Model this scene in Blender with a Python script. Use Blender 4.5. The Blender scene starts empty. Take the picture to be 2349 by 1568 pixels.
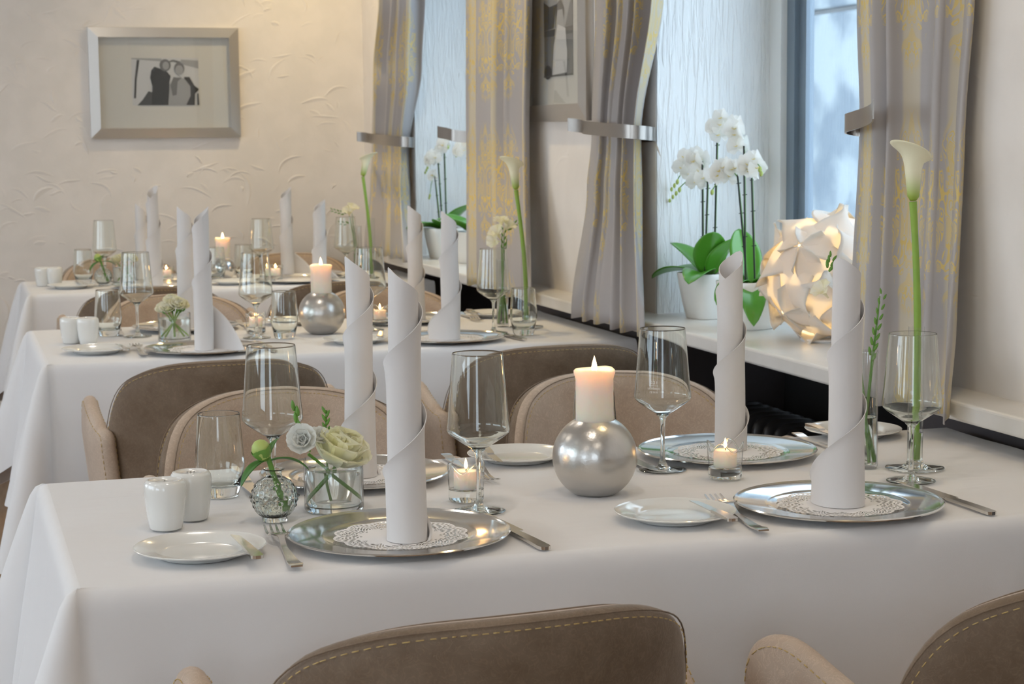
import bpy, bmesh, math, random
from math import sin, cos, pi, sqrt, atan2, exp, radians as R
from mathutils import Vector, Matrix, noise as mnoise
random.seed(7)
SC = bpy.context.scene
COL = SC.collection

# ---------------------------------------------------------------- camera, sky, exposure
cd = bpy.data.cameras.new('camera'); cam = bpy.data.objects.new('camera', cd); COL.objects.link(cam)
cd.sensor_width = 36.0; cd.lens = 65.438; cd.clip_start = .05; cd.clip_end = 80
fw = Vector((0.290235, 0.950440, -0.111480)); rt = Vector((0.956032, -0.293098, -0.009849)); up = Vector((0.042035, 0.103720, 0.993718))
m = Matrix.Identity(4)
for i in range(3):
    m[i][0] = rt[i]; m[i][1] = up[i]; m[i][2] = -fw[i]
m[2][3] = 1.307859
cam.matrix_world = m
cd.dof.use_dof = True; cd.dof.focus_distance = 2.75; cd.dof.aperture_fstop = 15
SC.camera = cam

w = bpy.data.worlds.new('sky'); SC.world = w; w.use_nodes = True
bg = w.node_tree.nodes['Background']; bg.inputs[0].default_value = (0.74, 0.87, 1.0, 1); bg.inputs[1].default_value = 4.6
SC.view_settings.view_transform = 'Standard'; SC.view_settings.look = 'None'
SC.view_settings.exposure = 0.06; SC.view_settings.gamma = 1.0; SC.view_settings.use_curve_mapping = False
try:
    SC.cycles.use_denoising = True; SC.cycles.max_bounces = 10; SC.cycles.transparent_max_bounces = 16; SC.cycles.adaptive_threshold = .035
    SC.cycles.transmission_bounces = 9; SC.cycles.diffuse_bounces = 4; SC.cycles.glossy_bounces = 4
    SC.cycles.sample_clamp_indirect = 6.0; SC.cycles.blur_glossy = 0.5
except Exception:
    pass

def area_light(name, loc, size, energy, color, rot=(0, 0, 0), size_y=None, shape='DISK', spread=pi):
    l = bpy.data.lights.new(name, 'AREA'); l.shape = shape; l.size = size
    if size_y: l.shape = 'RECTANGLE'; l.size_y = size_y
    l.energy = energy; l.color = color; l.spread = spread
    o = bpy.data.objects.new(name, l); COL.objects.link(o); o.location = loc; o.rotation_euler = rot
    return o
CEIL = 2.62
# unseen ceiling lamps added as ambient fill (their housings are built further down)
FILL_LAMPS = [(-1.3, .6), (.5, .4), (-1.3, 2.4), (.5, 2.1), (-1.3, 4.2), (.55, 4.3), (-1.3, 6.2), (.6, 6.4)]
for i, (x, y) in enumerate(FILL_LAMPS):
    area_light('ceiling_fill', (x, y, CEIL - .035), .16, 3.7, (1.0, .90, .78))
SPOTS = [(1.45, 7.55), (1.35, 5.65), (1.45, 2.6)]
for i, (x, y) in enumerate(SPOTS):
    area_light('downlight', (x, y, CEIL - .03), .09, (6, 5, 1.6)[i], (1.0, .77, .40), spread=R(130))

# ---------------------------------------------------------------- materials
def newmat(name):
    mt = bpy.data.materials.new(name); mt.use_nodes = True
    nt = mt.node_tree; nt.nodes.clear()
    out = nt.nodes.new('ShaderNodeOutputMaterial')
    return mt, nt, out
def N(nt, t, **kw):
    n = nt.nodes.new(t)
    for k, v in kw.items():
        if k.startswith('i_'):
            key = k[2:]; key = int(key) if key.isdigit() else key.replace('_', ' ')
            n.inputs[key].default_value = v
        else: setattr(n, k, v)
    return n
def L(nt, a, b): nt.links.new(a, b)
def math_(nt, op, a, b=None, c=None):
    n = N(nt, 'ShaderNodeMath', operation=op)
    for i, v in enumerate((a, b, c)):
        if v is None: continue
        if isinstance(v, (int, float)): n.inputs[i].default_value = v
        else: L(nt, v, n.inputs[i])
    return n.outputs[0]
def smooth(nt, v, a, b, lo=0., hi=1.):
    n = N(nt, 'ShaderNodeMapRange', interpolation_type='SMOOTHSTEP')
    L(nt, v, n.inputs[0]); n.inputs[1].default_value = a; n.inputs[2].default_value = b; n.inputs[3].default_value = lo; n.inputs[4].default_value = hi
    return n.outputs[0]
def col(c): return (c[0], c[1], c[2], 1)
def pbr(name, c, rough=.5, metal=0., spec=.5, noise=None, bump=None, sheen=0, sss=0, sssr=(.5, .3, .2), coat=0, emit=None, aniso=0, coords='Object', trans=0):
    """noise=(scale, colour2, contrast) ; bump=(scale, strength, detail)"""
    mt, nt, out = newmat(name)
    b = N(nt, 'ShaderNodeBsdfPrincipled'); L(nt, b.outputs[0], out.inputs[0])
    b.inputs['Base Color'].default_value = col(c); b.inputs['Roughness'].default_value = rough
    b.inputs['Metallic'].default_value = metal; b.inputs['Specular IOR Level'].default_value = spec
    if sheen: b.inputs['Sheen Weight'].default_value = sheen; b.inputs['Sheen Roughness'].default_value = .4
    if sss: b.inputs['Subsurface Weight'].default_value = sss; b.inputs['Subsurface Radius'].default_value = sssr; b.inputs['Subsurface Scale'].default_value = .03
    if coat: b.inputs['Coat Weight'].default_value = coat; b.inputs['Coat Roughness'].default_value = .08
    if emit: b.inputs['Emission Color'].default_value = col(emit[0]); b.inputs['Emission Strength'].default_value = emit[1]
    if aniso: b.inputs['Anisotropic'].default_value = aniso
    tc = N(nt, 'ShaderNodeTexCoord')
    if noise:
        nz = N(nt, 'ShaderNodeTexNoise'); nz.inputs['Scale'].default_value = noise[0]; nz.inputs['Detail'].default_value = 5
        L(nt, tc.outputs[coords], nz.inputs['Vector'])
        f = smooth(nt, nz.outputs[0], .5 - noise[2], .5 + noise[2])
        mx = N(nt, 'ShaderNodeMix', data_type='RGBA'); L(nt, f, mx.inputs[0])
        mx.inputs[6].default_value = col(c); mx.inputs[7].default_value = col(noise[1]); L(nt, mx.outputs[2], b.inputs['Base Color'])
    if bump:
        nz = N(nt, 'ShaderNodeTexNoise'); nz.inputs['Scale'].default_value = bump[0]; nz.inputs['Detail'].default_value = bump[2]
        L(nt, tc.outputs[coords], nz.inputs['Vector'])
        bp = N(nt, 'ShaderNodeBump'); bp.inputs['Strength'].default_value = bump[1]; bp.inputs['Distance'].default_value = .01
        L(nt, nz.outputs[0], bp.inputs['Height']); L(nt, bp.outputs[0], b.inputs['Normal'])
    return mt
MAT = {}
# rough plaster (its trowel crescents are modelled on the walls)
def plaster(name, c, c2):
    mt, nt, out = newmat(name)
    b = N(nt, 'ShaderNodeBsdfPrincipled'); L(nt, b.outputs[0], out.inputs[0]); b.inputs['Roughness'].default_value = .85; b.inputs['Specular IOR Level'].default_value = .25
    tc = N(nt, 'ShaderNodeTexCoord'); nz = N(nt, 'ShaderNodeTexNoise'); nz.inputs['Scale'].default_value = 9; nz.inputs['Detail'].default_value = 3; L(nt, tc.outputs['Object'], nz.inputs['Vector'])
    bp = N(nt, 'ShaderNodeBump'); bp.inputs['Strength'].default_value = .45; bp.inputs['Distance'].default_value = .006; L(nt, nz.outputs[0], bp.inputs['Height']); L(nt, bp.outputs[0], b.inputs['Normal'])
    mx = N(nt, 'ShaderNodeMix', data_type='RGBA'); L(nt, smooth(nt, nz.outputs[0], .35, .65), mx.inputs[0]); mx.inputs[6].default_value = col(c); mx.inputs[7].default_value = col(c2); L(nt, mx.outputs[2], b.inputs['Base Color'])
    return mt
MAT['plaster_back'] = plaster('plaster_back', (.85, .80, .75), (.81, .765, .715))
MAT['plaster_side'] = plaster('plaster_side', (.83, .78, .73), (.80, .75, .70))
# reveal: painted plaster combed like wood grain
def reveal():
    mt, nt, out = newmat('reveal_plaster')
    b = N(nt, 'ShaderNodeBsdfPrincipled'); L(nt, b.outputs[0], out.inputs[0]); b.inputs['Roughness'].default_value = .7; b.inputs['Base Color'].default_value = (.80, .82, .82, 1)
    tc = N(nt, 'ShaderNodeTexCoord'); mp = N(nt, 'ShaderNodeMapping'); mp.inputs['Scale'].default_value = (1, 1, .10); L(nt, tc.outputs['Object'], mp.inputs[0])
    nz = N(nt, 'ShaderNodeTexNoise'); nz.inputs['Scale'].default_value = 85; nz.inputs['Detail'].default_value = 3; nz.inputs['Distortion'].default_value = .8; L(nt, mp.outputs[0], nz.inputs['Vector'])
    bp = N(nt, 'ShaderNodeBump'); bp.inputs['Strength'].default_value = .55; bp.inputs['Distance'].default_value = .004
    L(nt, smooth(nt, nz.outputs[0], .42, .6), bp.inputs['Height']); L(nt, bp.outputs[0], b.inputs['Normal'])
    return mt
MAT['reveal'] = reveal()
MAT['paint_white'] = pbr('paint_white', (.74, .71, .67), .6)
MAT['frame_white'] = pbr('frame_white', (.80, .80, .78), .4)
MAT['sill'] = pbr('sill_stone', (.78, .75, .71), .3, noise=(14, (.74, .71, .66), .2), coat=.15)
MAT['dado'] = pbr('dado_paint', (.075, .065, .068), .6, noise=(9, (.06, .052, .055), .3))
MAT['niche'] = pbr('niche_black', (.012, .011, .012), .8)
MAT['radiator'] = pbr('radiator_black', (.02, .019, .02), .35)
def wood(name, c1, c2, sc):
    mt, nt, out = newmat(name)
    b = N(nt, 'ShaderNodeBsdfPrincipled'); L(nt, b.outputs[0], out.inputs[0]); b.inputs['Roughness'].default_value = .45
    tc = N(nt, 'ShaderNodeTexCoord'); mp = N(nt, 'ShaderNodeMapping'); mp.inputs['Scale'].default_value = sc; L(nt, tc.outputs['Object'], mp.inputs[0])
    nz = N(nt, 'ShaderNodeTexNoise'); nz.inputs['Scale'].default_value = 6; nz.inputs['Detail'].default_value = 6; L(nt, mp.outputs[0], nz.inputs['Vector'])
    mx = N(nt, 'ShaderNodeMix', data_type='RGBA'); L(nt, smooth(nt, nz.outputs[0], .3, .7), mx.inputs[0]); mx.inputs[6].default_value = col(c1); mx.inputs[7].default_value = col(c2); L(nt, mx.outputs[2], b.inputs['Base Color'])
    return mt
MAT['floor'] = wood('floor_wood', (.24, .14, .07), (.32, .20, .11), (8, 1, 1))
MAT['board'] = wood('baseboard_wood', (.16, .08, .035), (.22, .12, .06), (1, 8, 8))
MAT['legwood'] = wood('leg_wood', (.09, .05, .03), (.13, .075, .04), (8, 8, 1))
# linen
def linen(name, c, bs, sc=3.0, weave=True):
    mt, nt, out = newmat(name)
    b = N(nt, 'ShaderNodeBsdfPrincipled'); L(nt, b.outputs[0], out.inputs[0]); b.inputs['Base Color'].default_value = col(c); b.inputs['Roughness'].default_value = .85
    b.inputs['Specular IOR Level'].default_value = .25; b.inputs['Sheen Weight'].default_value = .12
    tc = N(nt, 'ShaderNodeTexCoord')
    mp = N(nt, 'ShaderNodeMapping'); mp.inputs['Scale'].default_value = (1, 2.2, 1.3); L(nt, tc.outputs['Object'], mp.inputs[0])
    nz = N(nt, 'ShaderNodeTexNoise'); nz.inputs['Scale'].default_value = sc; nz.inputs['Detail'].default_value = 3; nz.inputs['Distortion'].default_value = .6; L(nt, mp.outputs[0], nz.inputs['Vector'])
    n2 = N(nt, 'ShaderNodeTexNoise'); n2.inputs['Scale'].default_value = 900; n2.inputs['Detail'].default_value = 1; L(nt, tc.outputs['Object'], n2.inputs['Vector'])
    h = math_(nt, 'ADD', nz.outputs[0], math_(nt, 'MULTIPLY', n2.outputs[0], .015))
    bp = N(nt, 'ShaderNodeBump'); bp.inputs['Strength'].default_value = bs; bp.inputs['Distance'].default_value = .02; L(nt, h, bp.inputs['Height']); L(nt, bp.outputs[0], b.inputs['Normal'])
    return mt
MAT['cloth'] = linen('tablecloth_linen', (.80, .785, .78), .34, 3.5)
MAT['napkin'] = linen('napkin_linen', (.72, .69, .67), .06, 14)
# suede leather
def leather(name, c1, c2):
    mt, nt, out = newmat(name)
    b = N(nt, 'ShaderNodeBsdfPrincipled'); L(nt, b.outputs[0], out.inputs[0]); b.inputs['Roughness'].default_value = .6; b.inputs['Specular IOR Level'].default_value = .35
    b.inputs['Sheen Weight'].default_value = .26; b.inputs['Sheen Roughness'].default_value = .35; b.inputs['Sheen Tint'].default_value = (.95, .9, .85, 1)
    tc = N(nt, 'ShaderNodeTexCoord')
    nz = N(nt, 'ShaderNodeTexNoise'); nz.inputs['Scale'].default_value = 7; nz.inputs['Detail'].default_value = 9; nz.inputs['Roughness'].default_value = .7; L(nt, tc.outputs['Object'], nz.inputs['Vector'])
    vo = N(nt, 'ShaderNodeTexNoise'); vo.inputs['Scale'].default_value = 55; vo.inputs['Detail'].default_value = 3; vo.inputs['Distortion'].default_value = 2.5; L(nt, tc.outputs['Object'], vo.inputs['Vector'])
    cr = smooth(nt, math_(nt, 'ABSOLUTE', math_(nt, 'SUBTRACT', vo.outputs[0], .5)), 0., .05)
    mx = N(nt, 'ShaderNodeMix', data_type='RGBA'); L(nt, smooth(nt, nz.outputs[0], .3, .7), mx.inputs[0]); mx.inputs[6].default_value = col(c1); mx.inputs[7].default_value = col(c2)
    m2 = N(nt, 'ShaderNodeMix', data_type='RGBA', blend_type='MULTIPLY'); m2.inputs[0].default_value = 1
    L(nt, mx.outputs[2], m2.inputs[6]); cm = N(nt, 'ShaderNodeMapRange'); L(nt, cr, cm.inputs[0]); cm.inputs[3].default_value = 1.12; cm.inputs[4].default_value = .96; L(nt, cm.outputs[0], m2.inputs[7]); L(nt, m2.outputs[2], b.inputs['Base Color'])
    bp = N(nt, 'ShaderNodeBump'); bp.inputs['Strength'].default_value = .25; bp.inputs['Distance'].default_value = .0015; L(nt, math_(nt, 'ADD', cr, nz.outputs[0]), bp.inputs['Height']); L(nt, bp.outputs[0], b.inputs['Normal'])
    return mt
MAT['leather'] = leather('chair_suede', (.165, .110, .068), (.245, .178, .122))
MAT['leather_lit'] = leather('chair_suede_lit', (.46, .34, .25), (.56, .44, .34))  # brighter copy of the suede: light on inner faces and arms put into colour
MAT['stitch'] = pbr('stitch_thread', (.62, .44, .17), .7)
MAT['silver'] = pbr('polished_silver', (.78, .77, .75), .11, 1.0, noise=(20, (.70, .69, .67), .2))
MAT['cutlery'] = pbr('cutlery_steel', (.74, .72, .69), .16, 1.0)
MAT['ball'] = pbr('brushed_aluminium', (.66, .64, .61), .30, 1.0, noise=(5, (.58, .56, .53), .3), bump=(160, .04, 2))
MAT['ball_bright'] = pbr('bright_aluminium', (.75, .74, .73), .17, 1.0)
MAT['porcelain'] = pbr('porcelain', (.80, .79, .75), .16, coat=.5)
MAT['wax'] = pbr('candle_wax', (.90, .83, .72), .45, sss=.8, sssr=(1., .5, .25))
MAT['wick'] = pbr('wick', (.03, .025, .02), .8)
MAT['flame'] = pbr('flame', (1, .6, .25), .5, emit=((1.0, .58, .22), 26))
def thinglass(name='thin_glass', tint=(.985, .99, .99)):
    mt, nt, out = newmat(name)
    lw = N(nt, 'ShaderNodeLayerWeight'); lw.inputs[0].default_value = .5
    fres = math_(nt, 'ADD', math_(nt, 'MULTIPLY', math_(nt, 'POWER', lw.outputs['Facing'], 4.), .88), .085)
    mxc = N(nt, 'ShaderNodeMix', data_type='RGBA'); L(nt, smooth(nt, lw.outputs['Facing'], .62, .98), mxc.inputs[0]); mxc.inputs[6].default_value = col(tint); mxc.inputs[7].default_value = (.30, .32, .33, 1)
    tr = N(nt, 'ShaderNodeBsdfTransparent'); L(nt, mxc.outputs[2], tr.inputs[0])
    gl = N(nt, 'ShaderNodeBsdfGlossy'); gl.inputs['Roughness'].default_value = .0
    ms = N(nt, 'ShaderNodeMixShader'); L(nt, fres, ms.inputs[0]); L(nt, tr.outputs[0], ms.inputs[1]); L(nt, gl.outputs[0], ms.inputs[2]); L(nt, ms.outputs[0], out.inputs[0])
    return mt
MAT['glass'] = thinglass()
MAT['pane'] = thinglass('window_pane', (.94, .97, .99))
def realglass(name, c, ior, rough=0.):
    mt, nt, out = newmat(name)
    g = N(nt, 'ShaderNodeBsdfGlass'); g.inputs['Color'].default_value = col(c); g.inputs['IOR'].default_value = ior; g.inputs['Roughness'].default_value = rough
    L(nt, g.outputs[0], out.inputs[0]); return mt
MAT['crystal'] = realglass('solid_crystal', (.985, .995, .985), 1.48)
MAT['water'] = realglass('water', (.97, .99, .975), 1.33)
MAT['print'] = pbr('etched_print', (.9, .9, .9), .6)
def doily():
    mt, nt, out = newmat('paper_lace')
    b = N(nt, 'ShaderNodeBsdfPrincipled'); b.inputs['Base Color'].default_value = (.85, .83, .82, 1); b.inputs['Roughness'].default_value = .9
    tr = N(nt, 'ShaderNodeBsdfTransparent'); ms = N(nt, 'ShaderNodeMixShader'); L(nt, ms.outputs[0], out.inputs[0])
    tc = N(nt, 'ShaderNodeTexCoord'); sp = N(nt, 'ShaderNodeSeparateXYZ'); L(nt, tc.outputs['Object'], sp.inputs[0])
    r = math_(nt, 'SQRT', math_(nt, 'ADD', math_(nt, 'MULTIPLY', sp.outputs[0], sp.outputs[0]), math_(nt, 'MULTIPLY', sp.outputs[1], sp.outputs[1])))
    th = math_(nt, 'ARCTAN2', sp.outputs[1], sp.outputs[0])
    lob = math_(nt, 'MULTIPLY', math_(nt, 'ABSOLUTE', math_(nt, 'SINE', math_(nt, 'MULTIPLY', th, 6.))), .010)
    rr = math_(nt, 'SUBTRACT', r, lob)
    a = math_(nt, 'SINE', math_(nt, 'ADD', math_(nt, 'MULTIPLY', th, 48.), math_(nt, 'MULTIPLY', r, 300.)))
    c = math_(nt, 'SINE', math_(nt, 'ADD', math_(nt, 'MULTIPLY', rr, 900.), math_(nt, 'SINE', math_(nt, 'MULTIPLY', th, 24.))))
    hole = smooth(nt, math_(nt, 'MULTIPLY', a, c), .12, .22)
    a2 = math_(nt, 'SINE', math_(nt, 'MULTIPLY', th, 84.))
    ringm = math_(nt, 'MULTIPLY', smooth(nt, rr, .0765, .0775), smooth(nt, rr, .0815, .0825, 1., 0.))
    hole2 = math_(nt, 'MULTIPLY', smooth(nt, a2, .1, .3), ringm)
    band = math_(nt, 'MULTIPLY', smooth(nt, rr, .052, .053), smooth(nt, rr, .0745, .0755, 1., 0.))
    hole = math_(nt, 'MAXIMUM', math_(nt, 'MULTIPLY', hole, band), hole2)
    L(nt, hole, ms.inputs[0]); L(nt, b.outputs[0], ms.inputs[1]); L(nt, tr.outputs[0], ms.inputs[2])
    return mt
MAT['doily'] = doily()
MAT['stem'] = pbr('stem_green', (.10, .26, .035), .45, noise=(30, (.16, .33, .05), .25))
MAT['callastem'] = pbr('calla_stem', (.22, .40, .05), .4, noise=(20, (.30, .46, .07), .25))
MAT['leaf'] = pbr('orchid_leaf', (.07, .27, .02), .3, noise=(9, (.10, .34, .035), .3), coat=.3)
MAT['darkleaf'] = pbr('dark_leaf', (.05, .16, .025), .4, noise=(20, (.08, .22, .04), .3))
MAT['bud'] = pbr('bud_green', (.42, .52, .14), .5)
MAT['petal'] = pbr('white_petal', (.94, .94, .91), .5, sss=.12, sssr=(.6, .6, .5))
MAT['cream'] = pbr('cream_petal', (.95, .93, .80), .5, sss=.12, sssr=(.6, .5, .3), noise=(40, (.90, .86, .62), .3))
MAT['rose'] = pbr('rose_petal', (.94, .91, .56), .5, sss=.12, sssr=(.6, .5, .2), noise=(22, (.95, .94, .74), .3))
def petalmat(name, c, c2, sc, tr):
    mt, nt, out = newmat(name)
    b = N(nt, 'ShaderNodeBsdfPrincipled'); b.inputs['Roughness'].default_value = .5; b.inputs['Specular IOR Level'].default_value = .3
    t = N(nt, 'ShaderNodeBsdfTranslucent'); ms = N(nt, 'ShaderNodeMixShader'); ms.inputs[0].default_value = tr
    tc = N(nt, 'ShaderNodeTexCoord'); nz = N(nt, 'ShaderNodeTexNoise'); nz.inputs['Scale'].default_value = sc; L(nt, tc.outputs['Object'], nz.inputs['Vector'])
    mx = N(nt, 'ShaderNodeMix', data_type='RGBA'); L(nt, smooth(nt, nz.outputs[0], .35, .65), mx.inputs[0]); mx.inputs[6].default_value = col(c); mx.inputs[7].default_value = col(c2)
    L(nt, mx.outputs[2], b.inputs['Base Color']); L(nt, mx.outputs[2], t.inputs[0]); L(nt, b.outputs[0], ms.inputs[1]); L(nt, t.outputs[0], ms.inputs[2]); L(nt, ms.outputs[0], out.inputs[0])
    return mt
MAT['petal'] = petalmat('white_petal', (.96, .96, .93), (.94, .94, .90), 30, .42)
MAT['cream'] = petalmat('cream_petal', (.97, .95, .84), (.96, .93, .70), 40, .42)
MAT['rose'] = petalmat('rose_petal', (.985, .965, .68), (.99, .98, .83), 22, .45)
MAT['lip'] = pbr('orchid_lip', (.85, .70, .25), .5)
MAT['stick'] = pbr('support_stick', (.012, .018, .012), .5)
MAT['bark'] = pbr('bark_mulch', (.06, .035, .02), .9, noise=(60, (.13, .08, .05), .2), bump=(80, .8, 4))
def callamat():
    mt, nt, out = newmat('calla_spathe')
    b = N(nt, 'ShaderNodeBsdfPrincipled'); L(nt, b.outputs[0], out.inputs[0]); b.inputs['Roughness'].default_value = .45
    tc = N(nt, 'ShaderNodeTexCoord'); sp = N(nt, 'ShaderNodeSeparateXYZ'); L(nt, tc.outputs['Object'], sp.inputs[0])
    mx = N(nt, 'ShaderNodeMix', data_type='RGBA'); L(nt, smooth(nt, sp.outputs[2], .0, .055), mx.inputs[0]); mx.inputs[6].default_value = (.30, .44, .04, 1); mx.inputs[7].default_value = (.90, .86, .62, 1); L(nt, mx.outputs[2], b.inputs['Base Color'])
    return mt
MAT['calla'] = callamat()
def curtainmat():
    mt, nt, out = newmat('damask_satin')
    b = N(nt, 'ShaderNodeBsdfPrincipled'); tl = N(nt, 'ShaderNodeBsdfTranslucent'); ms = N(nt, 'ShaderNodeMixShader'); ms.inputs[0].default_value = .28; L(nt, b.outputs[0], ms.inputs[1]); L(nt, tl.outputs[0], ms.inputs[2]); L(nt, ms.outputs[0], out.inputs[0]); b.inputs['Roughness'].default_value = .42; b.inputs['Sheen Weight'].default_value = .3
    uv = N(nt, 'ShaderNodeUVMap'); sp = N(nt, 'ShaderNodeSeparateXYZ'); L(nt, uv.outputs[0], sp.inputs[0])
    def tile(v, s, mirror):
        t = math_(nt, 'FRACT', math_(nt, 'DIVIDE', v, s)); t = math_(nt, 'SUBTRACT', t, .5)
        if mirror: t = math_(nt, 'ABSOLUTE', t)
        return math_(nt, 'MULTIPLY', t, s)
    x = tile(sp.outputs[0], .30, True); z = tile(sp.outputs[1], .46, False)
    cb = N(nt, 'ShaderNodeCombineXYZ'); L(nt, x, cb.inputs[0]); L(nt, z, cb.inputs[1])
    nz = N(nt, 'ShaderNodeTexNoise', noise_dimensions='2D'); nz.inputs['Scale'].default_value = 12; nz.inputs['Detail'].default_value = .4; nz.inputs['Distortion'].default_value = 2.6; L(nt, cb.outputs[0], nz.inputs['Vector'])
    # leaf shaped envelope so that the ornament leaves plain ground around it
    env = math_(nt, 'ADD', math_(nt, 'MULTIPLY', math_(nt, 'DIVIDE', x, .125), math_(nt, 'DIVIDE', x, .125)), math_(nt, 'MULTIPLY', math_(nt, 'DIVIDE', z, .2), math_(nt, 'DIVIDE', z, .2)))
    em = smooth(nt, env, .75, 1.05, 1., 0.)
    line = smooth(nt, math_(nt, 'ABSOLUTE', math_(nt, 'SUBTRACT', nz.outputs[0], .5)), .026, .042, 1., 0.)
    line2 = smooth(nt, math_(nt, 'ABSOLUTE', math_(nt, 'SUBTRACT', nz.outputs[0], .62)), .012, .024, 1., 0.)
    fill = smooth(nt, nz.outputs[0], .62, .64)
    orn = math_(nt, 'MULTIPLY', math_(nt, 'MAXIMUM', math_(nt, 'MAXIMUM', line, line2), math_(nt, 'MULTIPLY', fill, .6)), em)
    # broad woven gold stripe along every second ornament column
    st = math_(nt, 'SINE', math_(nt, 'MULTIPLY', sp.outputs[0], 2 * pi / .60)); stm = smooth(nt, st, .75, .9)
    m1 = N(nt, 'ShaderNodeMix', data_type='RGBA'); L(nt, stm, m1.inputs[0]); m1.inputs[6].default_value = (.53, .495, .485, 1); m1.inputs[7].default_value = (.70, .63, .50, 1)
    m2 = N(nt, 'ShaderNodeMix', data_type='RGBA'); L(nt, orn, m2.inputs[0]); L(nt, m1.outputs[2], m2.inputs[6]); m2.inputs[7].default_value = (.80, .62, .22, 1)
    L(nt, m2.outputs[2], b.inputs['Base Color']); L(nt, m2.outputs[2], tl.inputs[0])
    rg = N(nt, 'ShaderNodeMapRange'); L(nt, orn, rg.inputs[0]); rg.inputs[3].default_value = .45; rg.inputs[4].default_value = .28; L(nt, rg.outputs[0], b.inputs['Roughness'])
    return mt
MAT['curtain'] = curtainmat()
MAT['lining'] = pbr('curtain_lining', (.62, .60, .55), .7)
MAT['tie'] = pbr('brushed_tieback', (.36, .33, .30), .32, 1.0, bump=(300, .05, 1))
MAT['pframe'] = pbr('picture_frame_silver', (.62, .60, .57), .34, 1.0)
MAT['passe'] = pbr('passepartout', (.68, .63, .56), .8)
for i, g in enumerate((.018, .06, .16, .36, .62)):
    MAT['grey%d' % i] = pbr('photo_grey_%d' % i, (g, g * .96, g * .93), .7)
def shade():
    mt, nt, out = newmat('lamp_plastic')
    d = N(nt, 'ShaderNodeBsdfPrincipled'); d.inputs['Base Color'].default_value = (.85, .82, .78, 1); d.inputs['Roughness'].default_value = .4
    t = N(nt, 'ShaderNodeBsdfTranslucent'); t.inputs[0].default_value = (.97, .88, .70, 1)
    ms = N(nt, 'ShaderNodeMixShader'); ms.inputs[0].default_value = .33; L(nt, d.outputs[0], ms.inputs[1]); L(nt, t.outputs[0], ms.inputs[2]); L(nt, ms.outputs[0], out.inputs[0]); return mt
MAT['shade'] = shade()
MAT['bulb'] = pbr('lamp_bulb', (1, .9, .7), .5, emit=((1, .80, .50), 22))
MAT['lumin'] = pbr('luminaire_housing', (.8, .8, .8), .4)
MAT['stone'] = pbr('stone_block', (.25, .285, .30), .85, noise=(2.6, (.105, .135, .165), .10), bump=(9, 1.0, 8))
MAT['mortar'] = pbr('stone_mortar', (.34, .35, .36), .9)
MAT['sash'] = pbr('window_sash', (.20, .25, .30), .3, .2)

# ---------------------------------------------------------------- mesh helpers
class MB:
    def __init__(s): s.v = []; s.f = []; s.m = []; s.uv = None
    def add(s, v, f, mi=0):
        o = len(s.v); s.v += [tuple(p) for p in v]; s.f += [tuple(i + o for i in q) for q in f]; s.m += [mi] * len(f); return s
    def mesh(s, name, mats, smooth=True, angle=None):
        me = bpy.data.meshes.new(name); me.from_pydata(s.v, [], s.f)
        for k in (mats if isinstance(mats, (list, tuple)) else [mats]): me.materials.append(MAT[k])
        me.polygons.foreach_set('material_index', s.m)
        me.polygons.foreach_set('use_smooth', [smooth] * len(s.f))
        if mats in ('crystal', 'water'):
            bm = bmesh.new(); bm.from_mesh(me); bmesh.ops.remove_doubles(bm, verts=bm.verts, dist=2e-6); bmesh.ops.recalc_face_normals(bm, faces=bm.faces); bm.to_mesh(me); bm.free()
            for p in me.polygons: p.use_smooth = smooth
        if smooth and angle is not None:
            bm = bmesh.new(); bm.from_mesh(me)
            for e in bm.edges:
                if len(e.link_faces) == 2 and e.calc_face_angle(0) > R(angle): e.smooth = False
            bm.to_mesh(me); bm.free()
        me.update(); return me
    def obj(s, name, mats, parent=None, loc=(0, 0, 0), rot=(0, 0, 0), smooth=True, angle=40):
        return ob(name, s.mesh(name, mats, smooth, angle), parent, loc, rot)
def ob(name, me, parent=None, loc=(0, 0, 0), rot=(0, 0, 0), sc=None):
    o = bpy.data.objects.new(name, me); COL.objects.link(o); o.location = loc; o.rotation_euler = rot
    if sc: o.scale = (sc, sc, sc) if isinstance(sc, (int, float)) else sc
    if parent: o.parent = parent
    return o
def tag(o, label, cat, group=None, kind=None):
    o['label'] = label; o['category'] = cat
    if group: o['group'] = group
    if kind: o['kind'] = kind
    return o
def thing(name, label, cat, loc=(0, 0, 0), rz=0, group=None):
    o = bpy.data.objects.new(name, None); COL.objects.link(o); o.location = loc; o.rotation_euler = (0, 0, rz); o.empty_display_size = .02
    return tag(o, label, cat, group)
def struct(o, label=None):
    o['kind'] = 'structure'
    if label: o['label'] = label
    return o
def lathe(prof, n=32, mb=None, mi=0, wob=None):
    mb = mb or MB(); v = []; f = []; rows = []
    for (r, z) in prof:
        if r < 1e-6: rows.append([len(v)]); v.append((0, 0, z))
        else:
            rows.append(list(range(len(v), len(v) + n)))
            for k in range(n):
                a = 2 * pi * k / n; rr, zz = (r, z) if not wob else wob(r, z, a); v.append((rr * cos(a), rr * sin(a), zz))
    for a, b in zip(rows, rows[1:]):
        for k in range(n):
            k2 = (k + 1) % n
            if len(a) == 1 and len(b) == 1: continue
            if len(a) == 1: f.append((a[0], b[k2], b[k]))
            elif len(b) == 1: f.append((a[k], a[k2], b[0]))
            else: f.append((a[k], a[k2], b[k2], b[k]))
    return mb.add(v, f, mi)
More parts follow.
